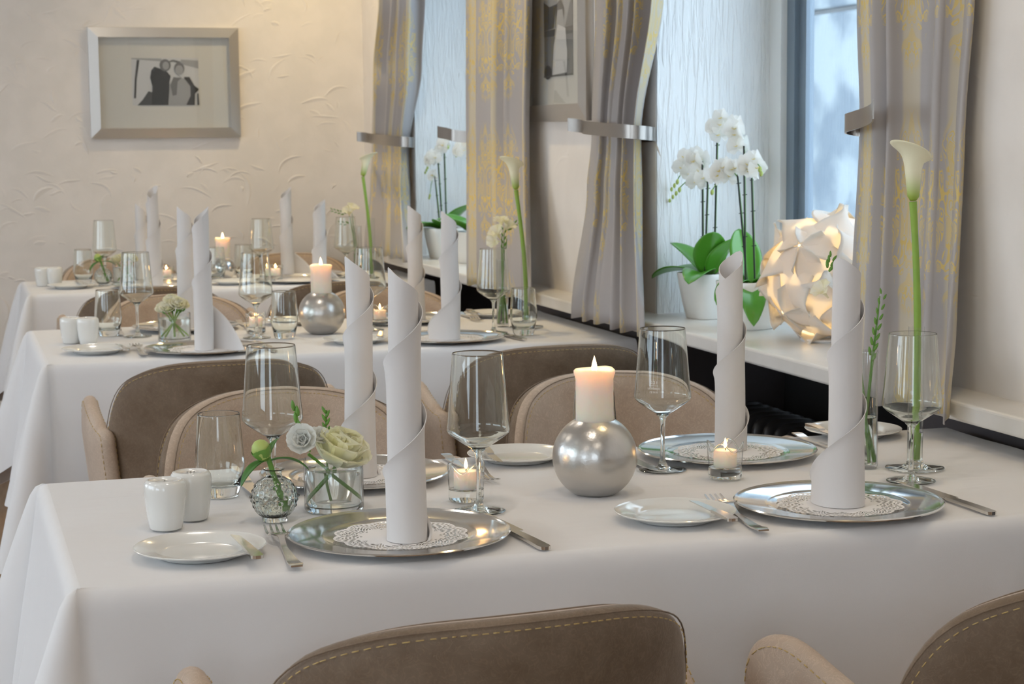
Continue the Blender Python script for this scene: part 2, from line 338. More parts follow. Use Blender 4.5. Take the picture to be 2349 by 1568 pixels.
def tube(path, rad, n=8, mb=None, mi=0, caps=True):
    mb = mb or MB(); P = [Vector(p) for p in path]; v = []; f = []
    rad = rad if isinstance(rad, (list, tuple)) else [rad] * len(P)
    t0 = (P[1] - P[0]).normalized(); nrm = t0.orthogonal().normalized()
    for i, p in enumerate(P):
        t = (P[min(i + 1, len(P) - 1)] - P[max(i - 1, 0)]).normalized()
        nrm = (nrm - t * nrm.dot(t)).normalized(); bn = t.cross(nrm)
        for k in range(n):
            a = 2 * pi * k / n; v.append(p + (nrm * cos(a) + bn * sin(a)) * rad[i])
    for i in range(len(P) - 1):
        for k in range(n): f.append((i * n + k, i * n + (k + 1) % n, (i + 1) * n + (k + 1) % n, (i + 1) * n + k))
    if caps: f.append(tuple(range(n))[::-1]); f.append(tuple(range((len(P) - 1) * n, len(P) * n)))
    return mb.add(v, f, mi)
def bez(p0, p1, p2, p3=None, n=10):
    out = []
    for i in range(n + 1):
        t = i / n
        if p3 is None: q = [(1 - t) ** 2 * a + 2 * t * (1 - t) * b + t * t * c for a, b, c in zip(p0, p1, p2)]
        else: q = [(1 - t) ** 3 * a + 3 * t * (1 - t) ** 2 * b + 3 * t * t * (1 - t) * c + t ** 3 * d for a, b, c, d in zip(p0, p1, p2, p3)]
        out.append(tuple(q))
    return out
def grid(fn, nu, nv, mb=None, mi=0, thick=0., closeu=False, uv=False):
    """fn(u,v)->xyz for u,v in 0..1; optional thickness makes a closed shell"""
    mb = mb or MB(); P = [[Vector(fn(i / nu, j / nv)) for j in range(nv + 1)] for i in range(nu + (0 if closeu else 1))]
    U = len(P); V = nv + 1; idx = lambda i, j: (i % U) * V + j
    f = [(idx(i, j), idx(i + 1, j), idx(i + 1, j + 1), idx(i, j + 1)) for i in range(nu) for j in range(nv)]
    if not thick:
        mb.add([p for r in P for p in r], f, mi); return mb
    top = []; bot = []
    for i in range(U):
        for j in range(V):
            du = (P[(i + 1) % U][j] if closeu or i < U - 1 else P[i][j]) - (P[(i - 1) % U][j] if closeu or i > 0 else P[i][j])
            dv = P[i][min(j + 1, nv)] - P[i][max(j - 1, 0)]
            n = du.cross(dv); n = n.normalized() if n.length > 1e-12 else Vector((0, 0, 1))
            top.append(P[i][j] + n * thick / 2); bot.append(P[i][j] - n * thick / 2)
    o = U * V; F = list(f) + [tuple(q + o for q in reversed(a)) for a in f]
    for i in range(nu):
        F.append((idx(i + 1, 0), idx(i, 0), idx(i, 0) + o, idx(i + 1, 0) + o)); F.append((idx(i, nv), idx(i + 1, nv), idx(i + 1, nv) + o, idx(i, nv) + o))
    if not closeu:
        for j in range(nv):
            F.append((idx(0, j), idx(0, j + 1), idx(0, j + 1) + o, idx(0, j) + o)); F.append((idx(U - 1, j + 1), idx(U - 1, j), idx(U - 1, j) + o, idx(U - 1, j + 1) + o))
    mb.add(top + bot, F, mi); return mb
def box(x0, x1, y0, y1, z0, z1, mb=None, mi=0):
    mb = mb or MB()
    v = [(x, y, z) for z in (z0, z1) for y in (y0, y1) for x in (x0, x1)]
    return mb.add(v, [(0, 2, 3, 1), (4, 5, 7, 6), (0, 1, 5, 4), (1, 3, 7, 5), (3, 2, 6, 7), (2, 0, 4, 6)], mi)
def bbox_obj(name, mats, x0, x1, y0, y1, z0, z1, bev=.004, parent=None, seg=2):
    me = box(x0, x1, y0, y1, z0, z1).mesh(name, mats, False)
    if bev:
        bm = bmesh.new(); bm.from_mesh(me); bmesh.ops.bevel(bm, geom=bm.edges[:], offset=bev, segments=seg, affect='EDGES', profile=.5); bm.to_mesh(me); bm.free()
    return ob(name, me, parent)
def slab(outline, T, mapf, mb=None, mi=0, mi2=None, rings=(0, .35, .65, .82, .92, .97, .992, 1.), pw=9, cen=None):
    mb = mb or MB(); n = len(outline)
    cx, cy = cen or (sum(p[0] for p in outline) / n, sum(p[1] for p in outline) / n)
    v = []; f = []
    def ring(s, sg):
        if s == 0: v.append(mapf(cx, cy, sg * T)); return [len(v) - 1]
        h = sg * T * max(0., 1 - s ** pw) ** .5; r = []
        for a, b in outline: v.append(mapf(cx + (a - cx) * s, cy + (b - cy) * s, h)); r.append(len(v) - 1)
        return r
    edge = ring(1., 1); n1 = 0
    for sg in (1, -1):
        if sg < 0: n1 = len(f)
        rs = [ring(s, sg) for s in rings[:-1]] + [edge]
        for a, b in zip(rs, rs[1:]):
            for k in range(n):
                k2 = (k + 1) % n
                q = (a[0], b[k], b[k2]) if len(a) == 1 else (a[k], b[k], b[k2], a[k2])
                f.append(q if sg > 0 else q[::-1])
    mb.add(v, f, mi)
    if mi2 is not None:
        for k in range(n1, len(f)): mb.m[len(mb.m) - len(f) + k] = mi2
    return mb
def rounded(pts, rad, n=5):
    """closed polygon with rounded corners; rad list per corner"""
    out = []; k = len(pts)
    for i in range(k):
        p = Vector(pts[i]); a = Vector(pts[i - 1]) - p; b = Vector(pts[(i + 1) % k]) - p; r = rad[i] if isinstance(rad, (list, tuple)) else rad
        p0 = p + a.normalized() * min(r, a.length * .49); p1 = p + b.normalized() * min(r, b.length * .49)
        for j in range(n + 1):
            t = j / n; q = p0 * (1 - t) ** 2 + p * 2 * t * (1 - t) + p1 * t * t; out.append((q[0], q[1]))
    return out
def dense(outline, step):
    out = []; k = len(outline)
    for i in range(k):
        a = Vector(outline[i]); b = Vector(outline[(i + 1) % k]); d = (b - a).length; n = max(1, int(d / step))
        for j in range(n): q = a.lerp(b, j / n); out.append((q[0], q[1]))
    return out
def copytree(o, parent=None):
    c = o.copy(); COL.objects.link(c)
    if parent: c.parent = parent
    for ch in list(o.children): copytree(ch, c)
    return c

# ---------------------------------------------------------------- room
WX, SX, YB, SZ, SB = 1.812, 1.713, 8.15, .826, .790
N1 = (3.26, 4.62); N2 = (5.80, 7.24); NTOP = 2.30; NX = 2.135
struct(box(-3.2, 2.3, -2.6, 8.3, -.06, 0).obj('floor', 'floor', smooth=False), 'brown wooden floor')
struct(box(-3.2, 2.3, -2.6, 8.3, CEIL, CEIL + .06).obj('ceiling', 'paint_white', smooth=False), 'white ceiling')
struct(box(-3.2, 2.3, YB, YB + .15, 0, CEIL).obj('wall_back', 'plaster_back', smooth=False), 'textured plaster back wall')
def ridges(parent, mat, place, u0, u1, v0, v1, n, seed, hmax):
    rng = random.Random(seed); mb = MB()
    for _ in range(n):
        cu, cv = rng.uniform(u0, u1), rng.uniform(v0, v1); r = rng.uniform(.035, .13); a0 = rng.gauss(1.5, .8); sp = rng.uniform(.6, 1.9) * min(1, .08 / r + .35); el = rng.uniform(.6, 1.0)
        h = hmax * rng.uniform(.35, 1.); wd = rng.uniform(.006, .014); k = 12; v = []; f = []
        for i in range(k + 1):
            t = i / k; a = a0 - sp / 2 + sp * t; tp = sin(pi * min(1, max(.0, t))) ** .7; rr = r * (1 + .06 * sin(t * 5 + cu * 40))
            for q, hh in ((-wd * 1.9, 0), (-wd * .5, h * .55), (-wd * .05, h), (wd * .35, 0)):
                R_ = rr + q * tp; v.append(place(cu + R_ * cos(a), cv + R_ * sin(a) * el, hh * tp - .0003))
        for i in range(k):
            for q in range(3): f.append((i * 4 + q, i * 4 + q + 1, i * 4 + q + 5, i * 4 + q + 4))
        mb.add(v, f)
    o = mb.obj('trowel_ridges', mat, parent, angle=None); o['kind'] = 'stuff'
    bm = bmesh.new(); bm.from_mesh(o.data); bmesh.ops.recalc_face_normals(bm, faces=bm.faces); bm.to_mesh(o.data); bm.free()
ridges(bpy.data.objects['wall_back'], 'plaster_back', lambda u, v, h: (u, YB - h, v), -.1, 1.78, .12, 2.1, 430, 5, .0042)
# left wall and front wall with large windows that give the daylight from behind the camera
mb = MB(); box(-3.2, -3.05, -2.6, 8.15, 0, 1.0, mb); box(-3.2, -3.05, -2.6, 8.15, 2.1, CEIL, mb)
for a, b in ((-2.6, -1.8), (.6, 1.4), (3.8, 4.6), (7.0, 8.15)): box(-3.2, -3.05, a, b, 1.0, 2.1, mb)
struct(mb.obj('wall_left', 'plaster_side', smooth=False), 'plaster wall on the left')
mb = MB(); box(-3.05, 2.3, -2.6, -2.45, 0, .8, mb); box(-3.05, 2.3, -2.6, -2.45, 2.3, CEIL, mb)
for a, b in ((-3.05, -1.5), (-.6, 2.3)): box(a, b, -2.6, -2.45, .8, 2.3, mb)
struct(mb.obj('wall_front', 'plaster_back', smooth=False), 'plaster wall behind the camera')
# window wall with two deep niches
mb = MB()
for a, b in ((-2.45, N1[0]), (N1[1], N2[0]), (N2[1], YB)): box(WX, 2.215, a, b, SB, CEIL, mb)
for a, b in (N1, N2): box(WX, 2.215, a, b, NTOP, CEIL, mb)
struct(mb.obj('wall_right', 'plaster_side', smooth=False), 'textured plaster window wall')
for (a, b, n, sd) in ((2.0, 3.2, 34, 3), (4.66, 5.76, 60, 4), (7.28, 8.1, 40, 6)): ridges(bpy.data.objects['wall_right'], 'plaster_side', lambda u, v, h: (WX - h, u, v), a, b, SZ + .02, 2.0, n, sd, .0016)
mb = MB()
for a, b in ((-2.45, N1[0]), (N1[1] + .02, N2[0]), (N2[1], YB)): box(WX + .02, 2.3, a, b, 0, SB, mb)
struct(mb.obj('trim_1', 'dado', smooth=False), 'dark painted wall below the window sill')
mb = MB()
for a, b in (N1, N2): box(2.2, 2.3, a - .02, b + .02, 0, SB, mb)
struct(mb.obj('trim_2', 'niche', smooth=False), 'black back of the radiator niches')
# reveals: thin linings of the niches
for k, (a, b) in enumerate((N1, N2)):
    mb = MB(); box(WX + .001, NX + .06, b - .012, b + .001, SZ, NTOP, mb); box(WX + .001, NX + .06, a - .001, a + .012, SZ, NTOP, mb); box(WX + .001, NX + .06, a, b, NTOP - .012, NTOP + .001, mb)
    struct(mb.obj('trim_%d' % (3 + k), 'reveal', smooth=False), 'white combed plaster window reveal')
# sills
def sillboard(name, x0, x1, y0, y1):
    return struct(bbox_obj(name, 'sill', x0, x1, y0, y1, SB, SZ, .006, seg=3), 'white stone window sill')
sillboard('trim_5', SX, NX + .06, N1[0] - .0, N1[1] - .0); sillboard('trim_6', SX, NX + .06, N2[0], N2[1])
sillboard('trim_7', SX, WX + .03, -2.4, N1[0] - .003); sillboard('trim_8', SX, WX + .03, N1[1] + .003, N2[0] - .003); sillboard('trim_9', SX, WX + .03, N2[1] + .003, 7.75)
struct(bbox_obj('baseboard_back', 'board', -3.05, 1.8, YB - .02, YB, 0, .11, .004), 'dark wooden baseboard along the back wall')
# windows
for k, (a, b) in enumerate((N1, N2)):
    wn = bpy.data.objects.new('window_%d' % (k + 1), None); COL.objects.link(wn); wn['kind'] = 'structure'; wn['label'] = 'white framed window in a deep niche'
    mb = MB(); t = .07
    box(NX, NX + .07, a, a + t, SZ, NTOP, mb); box(NX, NX + .07, b - t - .012, b - .012, SZ, NTOP, mb); box(NX, NX + .07, a + t, b - t, SZ, SZ + .06, mb); box(NX, NX + .07, a + t, b - t, NTOP - t, NTOP, mb)
    mb.obj('window_frame', 'frame_white', wn, smooth=False)
    ya, yb = a + t, b - t - .012
    mb = MB()
    for (p, q) in ((ya, ya + .045), (yb - .045, yb)): box(NX + .018, NX + .06, p, q, SZ + .06, NTOP - t, mb)
    box(NX + .018, NX + .06, ya, yb, SZ + .06, SZ + .11, mb); box(NX + .018, NX + .06, ya, yb, NTOP - t - .05, NTOP - t, mb)
    for (p, q) in ((ya + .045, ya + .075), (yb - .085, yb - .045)): box(NX + .032, NX + .05, p, q, SZ + .11, NTOP - t - .05, mb)
    box(NX + .06, 2.217, yb - .03, b + .002, SZ, NTOP, mb); box(NX + .06, 2.217, a - .002, ya + .03, SZ, NTOP, mb)
    mb.obj('window_sash', 'sash', wn, smooth=False)
    mb = MB(); box(NX + .04, NX + .044, ya + .06, yb - .06, SZ + .09, NTOP - .1, mb); mb.obj('window_pane', 'pane', wn, smooth=False)
# stone house outside, seen through the panes
sw = thing('stone_wall', 'pale weathered stone block wall outside the window', 'wall', (4.6, 0, 0))
box(.02, .3, 3, 20, -.5, 3.0).obj('mortar', 'mortar', sw, smooth=False)
zz = -.5; row = 0
hs = [.66, .68, 1.10, .70, .52]
for h in hs:
    y = 3 + (.0 if row % 2 else .5)
    while y < 19.5:
        wd = random.uniform(.9, 1.5)
        o = bbox_obj('stone_block', 'stone', -.03 - random.random() * .03, .1, y + .012, y + wd - .012, zz + .012, zz + h - .012, .02, sw); y += wd
    zz += h; row += 1
# black radiators in the niches
for k, (a, b) in enumerate((N1, N2)):
    rd = thing('radiator', 'black ribbed radiator in the niche under the %s window sill' % ('near' if k == 0 else 'far'), 'radiator', (0, 0, 0))
    box(1.93, 2.05, a + .12, b - .12, .14, .17).obj('bottom_rail', 'radiator', rd, smooth=False)
    n = int((b - a - .24) / .062); fm = None
    for i in range(n):
        y = a + .15 + i * .062
        if fm is None:
            fm = slab(rounded([(1.91, .12), (2.07, .12), (2.07, .60), (1.91, .60)], .05), .019, lambda p, q, h: (p - 1.99, h, q)).mesh('rib', 'radiator')
        ob('rib', fm, rd, (1.99, y, 0))

# ---------------------------------------------------------------- tables and cloths
def tablecloth(name, label, x0, x1, y0, y1, drop, seed, flare=.15):
    rng = random.Random(seed); z = .75; segs = []
    # perimeter: back right -> back left -> front left -> front right ; (pos, normal angle, corner weight, arc)
    pts = []
    def side(p, q, ang, n):
        for i in range(n + 1): t = i / n; pts.append((p[0] + (q[0] - p[0]) * t, p[1] + (q[1] - p[1]) * t, ang, 0.))
    c = .012
    side((x1, y1), (x0 + c, y1), pi / 2, 60)
    for i in range(1, 12): t = i / 12; pts.append((x0 + c - c * sin(t * pi / 2), y1 - c + c * cos(t * pi / 2), pi / 2 + t * pi / 2, sin(t * pi)))
    side((x0, y1 - c), (x0, y0 + c), pi, 46)
    for i in range(1, 16): t = i / 16; pts.append((x0 + c - c * cos(t * pi / 2), y0 + c - c * sin(t * pi / 2), pi + t * pi / 2, sin(t * pi)))
    side((x0 + c, y0), (x1, y0), 1.5 * pi, 90)
    arc = [0.]
    for a, b in zip(pts, pts[1:]): arc.append(arc[-1] + sqrt((a[0] - b[0]) ** 2 + (a[1] - b[1]) ** 2) + .0005)
    corners = [sum(arc[i] for i, p in enumerate(pts) if p[3] > .98) / max(1, sum(1 for p in pts if p[3] > .98))]
    ca = [arc[i] for i, p in enumerate(pts) if p[3] > .99]; c1 = min(ca); c2 = max(ca)
    ph = [rng.uniform(0, 6.28) for _ in range(6)]
    TR = [0, .012, .03, .06, .1, .16, .24, .34, .45, .57, .7, .82, .92, 1.]
    mb = MB(); rows = []
    for i, (px, py, an, cw) in enumerate(pts):
        s = arc[i]; r = []
        wave = .014 * sin(s * 9.5 + ph[0]) + .010 * sin(s * 17 + ph[1]) + .005 * sin(s * 31 + ph[2])
        near = 0.
        for cc in (c1, c2):
            d = abs(s - cc); near += -.03 * exp(-((d - .13) / .05) ** 2) + .03 * exp(-((d - .27) / .09) ** 2)
        for t in TR:
            D = drop * (1 + .30 * cw)
            rr = .016; tt = t * D
            if tt < rr * pi / 2: o = rr * sin(tt / rr); zz = z - rr * (1 - cos(tt / rr))
            else:
                o = rr; zz = z - rr - (tt - rr * pi / 2)
            k = max(0., t - .03)
            o += k * (.045 + wave * 1.2 * min(1, t * 2) + near * min(1, t * 1.5)) + cw * flare * t ** .8
            zz += cw * .02 * t
            r.append((px - rr * cos(an) + o * cos(an), py - rr * sin(an) + o * sin(an), zz - .0))
        rows.append(r)
    n = len(TR); v = [p for r in rows for p in r]; f = []
    for i in range(len(rows) - 1):
        for j in range(n - 1): f.append((i * n + j, i * n + j + 1, (i + 1) * n + j + 1, (i + 1) * n + j))
    mb.add(v, f)
    # top sheet with soft waves
    def topf(a, b):
        x = x0 + .016 + (x1 - x0 - .016) * a; y = y0 + .016 + (y1 - y0 - .032) * b
        e = min(a, 1, b, 1 - b) ; k = min(1, e * 14)
        return (x, y, z + k * (.0012 * mnoise.noise((x * 5 + seed, y * 9, 0)) - .0012))
    grid(topf, 90, 50, mb)
    o = mb.obj(name, 'cloth', angle=None)
    bm = bmesh.new(); bm.from_mesh(o.data); bmesh.ops.remove_doubles(bm, verts=bm.verts, dist=.0005); bmesh.ops.recalc_face_normals(bm, faces=bm.faces); bm.to_mesh(o.data); bm.free()
    return tag(o, label, 'tablecloth', 'white tablecloths')
TABLES = {1: (.13, 1.79, 2.315, 3.085), 2: (.225, 1.79, 4.70, 5.58), 3: (.285, 1.79, 6.86, 7.50)}
TN = {1: 'front', 2: 'middle', 3: 'rear'}
for k, (x0, x1, y0, y1) in TABLES.items():
    t = thing('dining_table', 'rectangular dining table under the white cloth of the %s row' % TN[k], 'table', (0, 0, 0), 0, 'dining tables along the window wall')
    bbox_obj('table_top', 'legwood', x0 + .02, x1 - .01, y0 + .02, y1 - .02, .715, .745, .004, t)
    for lx in (x0 + .1, x1 - .1):
        for ly in (y0 + .08, y1 - .08): bbox_obj('leg', 'legwood', lx - .03, lx + .03, ly - .03, ly + .03, 0, .716, .003, t)
    tablecloth('tablecloth', 'white linen tablecloth on the %s table, hanging to knee height' % TN[k], x0, x1, y0, y1, .40, k * 11)

# ---------------------------------------------------------------- chairs
CH = {}
def chair_meshes():
    ZT, ZB = .789, .40
    out = rounded([(-.28, ZB), (.28, ZB), (.322, .575), (.280, ZT - .050), (.16, ZT + .006), (0, ZT + .016), (-.16, ZT + .006), (-.280, ZT - .050), (-.322, .575)], [.03, .03, .06, .09, .12, .30, .12, .09, .06], 7)
    out = dense(out, .02)
    RC = .29
    def mp(a, b, h):
        t = a / RC; y = .030 + (ZT - b) * .15; r = RC + h
        return (r * sin(t), y + RC - r * cos(t), b)
    CH['back'] = slab(out, .024, mp, pw=22, rings=(0, .3, .55, .75, .86, .93, .965, .985, .995, 1.), mi2=1).mesh('backrest', ['leather', 'leather_lit'])
    cx = sum(p[0] for p in out) / len(out); cy = sum(p[1] for p in out) / len(out)
    # welt seam and stitches running round the edge
    pipe = MB(); st = MB()
    dd = dense(out, .0055)
    for s, hh, rad in ((.985, .0175, .0011), (.985, -.0175, .0011)):
        path = [mp(cx + (a - cx) * s, cy + (b - cy) * s, hh) for a, b in dd[::3] if b > ZB + .05]
        # keep the path in order along the visible top: start at the right bottom
        ps = [(a, b) for a, b in dd[::3]]; i0 = next(i for i, p in enumerate(ps) if p[0] > .15 and p[1] > ZB + .05)
        ps = ps[i0:] + ps[:i0]; ps = [p for p in ps if p[1] > ZB + .05]
        tube([mp(cx + (a - cx) * s, cy + (b - cy) * s, hh * 1.04) for a, b in ps], rad, 5, pipe)
    for s, hh in ((.955, .0212), (.955, -.0212)):
        for i in range(0, len(dd), 2):
            a, b = dd[i]; a2, b2 = dd[(i + 1) % len(dd)]
            if b < ZB + .05: continue
            p = Vector(mp(cx + (a - cx) * s, cy + (b - cy) * s, hh)); q = Vector(mp(cx + (a2 - cx) * s, cy + (b2 - cy) * s, hh))
            if (q - p).length < .002: continue
            tube([p, p.lerp(q, 1.15)], .0007, 4, st)
    CH['pipe'] = pipe.mesh('welt', 'leather'); CH['stitch'] = st.mesh('stitching', 'stitch')
    # arms
    ao = rounded([(.14, .40), (.14, .634), (.185, .636), (.34, .702), (.418, .668), (.395, .40)], [.01, .03, .06, .05, .05, .02], 7)
    ao = dense(ao, .02)
    for sg in (-1, 1):
        def ma(y, z, h, sg=sg):
            x = .258 + .032 * sin(min(1, max(0, (y - .12) / .2)) * pi / 2) - max(0, .60 - z) * .10
            return (sg * (x + h), y, z)
        CH['arm%d' % sg] = slab(ao, .019, ma, pw=16, cen=(.275, .52)).mesh('armrest', 'leather_lit')
        stt = MB(); da = dense(ao, .0055); acx, acy = .275, .52
        for hh in (.0165, -.0165):
            for i in range(0, len(da), 2):
                a, b = da[i]; a2, b2 = da[(i + 1) % len(da)]
                if b < .5: continue
                p = Vector(ma(acx + (a - acx) * .93, acy + (b - acy) * .93, hh)); q = Vector(ma(acx + (a2 - acx) * .93, acy + (b2 - acy) * .93, hh))
                if (q - p).length > .002: tube([p, p.lerp(q, 1.15)], .0007, 4, stt)
        CH['ast%d' % sg] = stt.mesh('stitching', 'stitch')
    so = rounded([(-.225, .07), (.225, .07), (.235, .42), (-.235, .42)], [.03, .03, .06, .06], 6)
    CH['seat'] = slab(dense(so, .03), .045, lambda a, b, h: (a, b, .425 + h), pw=12).mesh('seat', 'leather_lit')
    CH['leg'] = tube([(0, 0, 0), (0, 0, .39)], [.012, .02], 10).mesh('leg', 'legwood', True, 40)
chair_meshes()
def chair(label, x, y, rz):
    c = thing('armchair', label, 'chair', (x, y, 0), rz, 'suede armchairs')
    b = ob('backrest', CH['back'], c); ob('welt', CH['pipe'], b); ob('stitching', CH['stitch'], b)['kind'] = 'stuff'
    for sg in (-1, 1):
        a = ob('armrest', CH['arm%d' % sg], c); ob('stitching', CH['ast%d' % sg], a)['kind'] = 'stuff'
    ob('seat', CH['seat'], c)
    for lx in (-.18, .18):
        for ly in (.10, .38): ob('leg', CH['leg'], c, (lx, ly, 0))
    return c
for (lab, x, y, far) in [
    ('brown suede armchair on the near left side of the front table, seen from behind', .572, 1.805, R(4)),
    ('brown suede armchair at the bottom right corner, near right of the front table', 1.338, 1.775, R(15)),
    ('light tan suede armchair on the far left side of the front table', .635, 3.74, 1),
    ('light tan suede armchair behind the large candle, far right of the front table', 1.335, 3.74, 1),
    ('dark brown suede armchair, near left of the middle table, behind the front wine glass', .612, 4.18, 0),
    ('dark brown suede armchair, near right of the middle table', 1.42, 4.18, 0),
    ('tan suede armchair on the far left side of the middle table', .70, 6.08, 1),
    ('tan suede armchair on the far right side of the middle table, behind two napkins', 1.38, 6.08, 1),
    ('dark suede armchair on the near left side of the rear table', .68, 6.32, 0),
    ('dark suede armchair on the near right side of the rear table, behind the middle candle', 1.34, 6.32, 0),
    ('tan suede armchair at the back wall, left of the rear table', .70, 8.03, 1),
    ('ochre suede armchair at the back wall, right of the rear table', 1.43, 8.03, 1)]:
    chair(lab, x, y, pi if far == 1 else far)

# ---------------------------------------------------------------- tableware meshes
ME = {}
TZ = .7505
ME['charger'] = lathe([(0, .004), (.085, .004), (.098, .0045), (.104, .0065), (.109, .008), (.147, .0105), (.1505, .0125), (.153, .0135), (.155, .012), (.1545, .0105), (.151, .0098), (.107, .0035), (.1, .0), (.085, .0), (0, .0)], 96).mesh('charger_plate', 'silver', True, 50)
ME['bread'] = lathe([(0, .004), (.050, .004), (.056, .0055), (.060, .009), (.084, .0125), (.0875, .0142), (.0885, .0135), (.087, .0115), (.062, .0065), (.057, .001), (.055, 0), (.051, 0), (.05, .0015), (0, .0015)], 80).mesh('bread_plate', 'porcelain', True, 50)
def dl(r, z, a): return (r * (1 + (.075 * abs(sin(a * 6)) if r > .06 else 0) + (.008 * sin(a * 84) if r > .085 else 0)), z)
ME['doily'] = lathe([(0, 0), (.05, 0), (.062, .0002), (.075, .0007), (.0885, .0022)], 240, wob=dl).mesh('paper_doily', 'doily', True)
# wine glass
bowl = [(.0037, .088), (.009, .0935), (.018, .0985), (.030, .1065), (.040, .1135), (.0455, .1185), (.0472, .1225), (.0470, .127), (.0452, .145), (.0418, .185), (.0388, .222), (.0378, .2345), (.03775, .2354), (.0376, .236)]
ib = [(max(0, r - .00055), z + (.0007 if r < .044 else 0)) for r, z in bowl]
ME['wbowl'] = lathe([(0, .0945)] + [(r, z) for r, z in ib[1:]] + [(.0374, .2366)] + bowl[::-1] + [(0, .0879)], 56).mesh('bowl', 'crystal', True, None)
rim = MB(); tube([(.0376 * cos(a), .0376 * sin(a), .236) for a in [2 * pi * k / 56 for k in range(57)]], .0007, 6, rim, caps=False)
ME['wrim'] = rim.mesh('rim', 'crystal', True)
ME['wstem'] = lathe([(0, .0935), (.010, .0938), (.0105, .0928), (.0062, .0885), (.0042, .082), (.0036, .06), (.0036, .035), (.0045, .018), (.008, .008), (.014, .0045), (.030, .002), (.0385, .0014), (.0392, .0008), (.0385, 0), (0, 0)], 40).mesh('stem', 'crystal', True, 60)
ME['tumbler'] = lathe([(0, .0165), (.020, .0165), (.0265, .0185), (.0300, .024), (.0342, .034), (.0368, .047), (.0372, .056), (.0360, .075), (.0336, .105), (.03185, .1280), (.0317, .1294), (.0319, .1301), (.0322, .1304), (.0325, .1301), (.0327, .1294), (.03285, .1280), (.0346, .105), (.0371, .075), (.0383, .056), (.0379, .047), (.0353, .034), (.0318, .020), (.0290, .006), (.0268, .0008), (.025, 0), (0, 0)], 48).mesh('wall', 'crystal', True, None)
_tb = lathe([(0, 0), (.0255, 0), (.0275, .002), (.0305, .012), (.0315, .0225), (.0268, .0178), (.02, .0158), (0, .0163)], 40).mesh('base', 'crystal', True, 50)
r2 = MB(); tube([(.0325 * cos(a), .0325 * sin(a), .130) for a in [2 * pi * k / 48 for k in range(49)]], .0007, 6, r2, caps=False); pass
ME['shaker'] = lathe([(0, 0), (.021, 0), (.0235, .002), (.0265, .02), (.0293, .045), (.030, .058), (.0292, .066), (.0265, .0702), (.0235, .0712), (.0225, .0700), (.0, .0700)], 48).mesh('body', 'porcelain', True, 60)
ME['hole'] = lathe([(0, .0003), (.0011, .0003), (.0011, 0), (0, 0)], 10).mesh('hole', 'wick')
# candle ball
def ballprof(r, z0, top): 
    pr = [(0, .0)]
    cz = z0
    a0 = -math.asin(min(1, cz / r)); a1 = math.asin((top - cz) / r)
    for i in range(25): a = a0 + (a1 - a0) * i / 24; pr.append((r * cos(a), cz + r * sin(a)))
    rt = pr[-1][0]; pr += [(rt - .002, top - .002), (rt - .003, top - .02), (0, top - .021)]
    return pr
ME['ball'] = lathe(ballprof(.066, .0575, .1155), 64).mesh('candle_holder', 'ball', True, 50)
ME['ballS'] = lathe(ballprof(.049, .044, .084), 56).mesh('candle_holder', 'ball_bright', True, 50)
def waxwob(r, z, a): return (r * (1 + (.035 * (.5 + .5 * sin(a * 2 + .6)) if z > .08 else 0)), z + (.0010 * sin(a * 2.0 + .4) + .0008 * sin(a * 3 + 1) if z > .083 and r > .02 else 0))
ME['candle'] = lathe([(0, 0), (.029, 0), (.0293, .01), (.0293, .074), (.0305, .079), (.0318, .083), (.0318, .0865), (.0295, .0885), (.0255, .0865), (.020, .082), (.010, .080), (0, .080)], 48, wob=waxwob).mesh('wax', 'wax', True, None)
ME['flame'] = lathe([(0, 0), (.0022, .001), (.0042, .005), (.0045, .009), (.0034, .015), (.0018, .021), (0, .027)], 16).mesh('flame', 'flame')
ME['wick'] = tube([(0, 0, 0), (.0005, 0, .006), (.0012, 0, .010)], .0008, 6).mesh('wick', 'wick')
ME['tlwax'] = lathe([(0, 0), (.0185, 0), (.0188, .001), (.0188, .026), (.0178, .0275), (.012, .0265), (0, .026)], 32).mesh('wax', 'wax')
def tlw(r, z, a):
    return (r * (1 + .05 * max(0, (z - .03) / .024) * cos(4 * a)), z + max(0, (z - .028) / .026) * .0075 * cos(4 * a))
ME['tlight'] = lathe([(.0262, .016), (.0275, .028), (.0282, .040), (.0284, .048), (.0280, .053)], 64, wob=tlw).mesh('glass_wall', 'glass', True, None)
tr_ = MB(); tube([(lambda q: (q[0] * cos(a), q[0] * sin(a), q[1]))(tlw(.0280, .053, a)) for a in [2 * pi * k / 64 for k in range(65)]], .0013, 6, tr_, caps=False); ME['tlrim'] = tr_.mesh('rim', 'crystal', True)
def tlf(r, z, a): return (r, z + (.0045 * (.5 - .5 * cos(3 * a)) if z < .002 and r > .01 else 0))
ME['tlbase'] = lathe([(0, .004), (.013, .003), (.0225, .0), (.0262, .002), (.0272, .009), (.0270, .0185), (.0255, .0190), (0, .0190)], 60, wob=tlf).mesh('base', 'crystal', True, 60)
ME['rosebowl'] = lathe([(0, .008), (.0405, .008), (.0425, .011), (.0425, .077), (.0436, .0775), (.0446, .0770), (.0446, .003), (.043, 0), (0, 0)], 56).mesh('glass_wall', 'glass', True, 50)
ME['rosewater'] = lathe([(0, .0085), (.0402, .0085), (.0421, .0115), (.0421, .062), (.040, .0612), (0, .0610)], 48).mesh('water', 'water', True, 50)
ME['rosebase'] = lathe([(0, .0002), (.0428, .0002), (.0442, .003), (.0442, .0078), (0, .0078)], 48).mesh('base', 'crystal', True, 40)
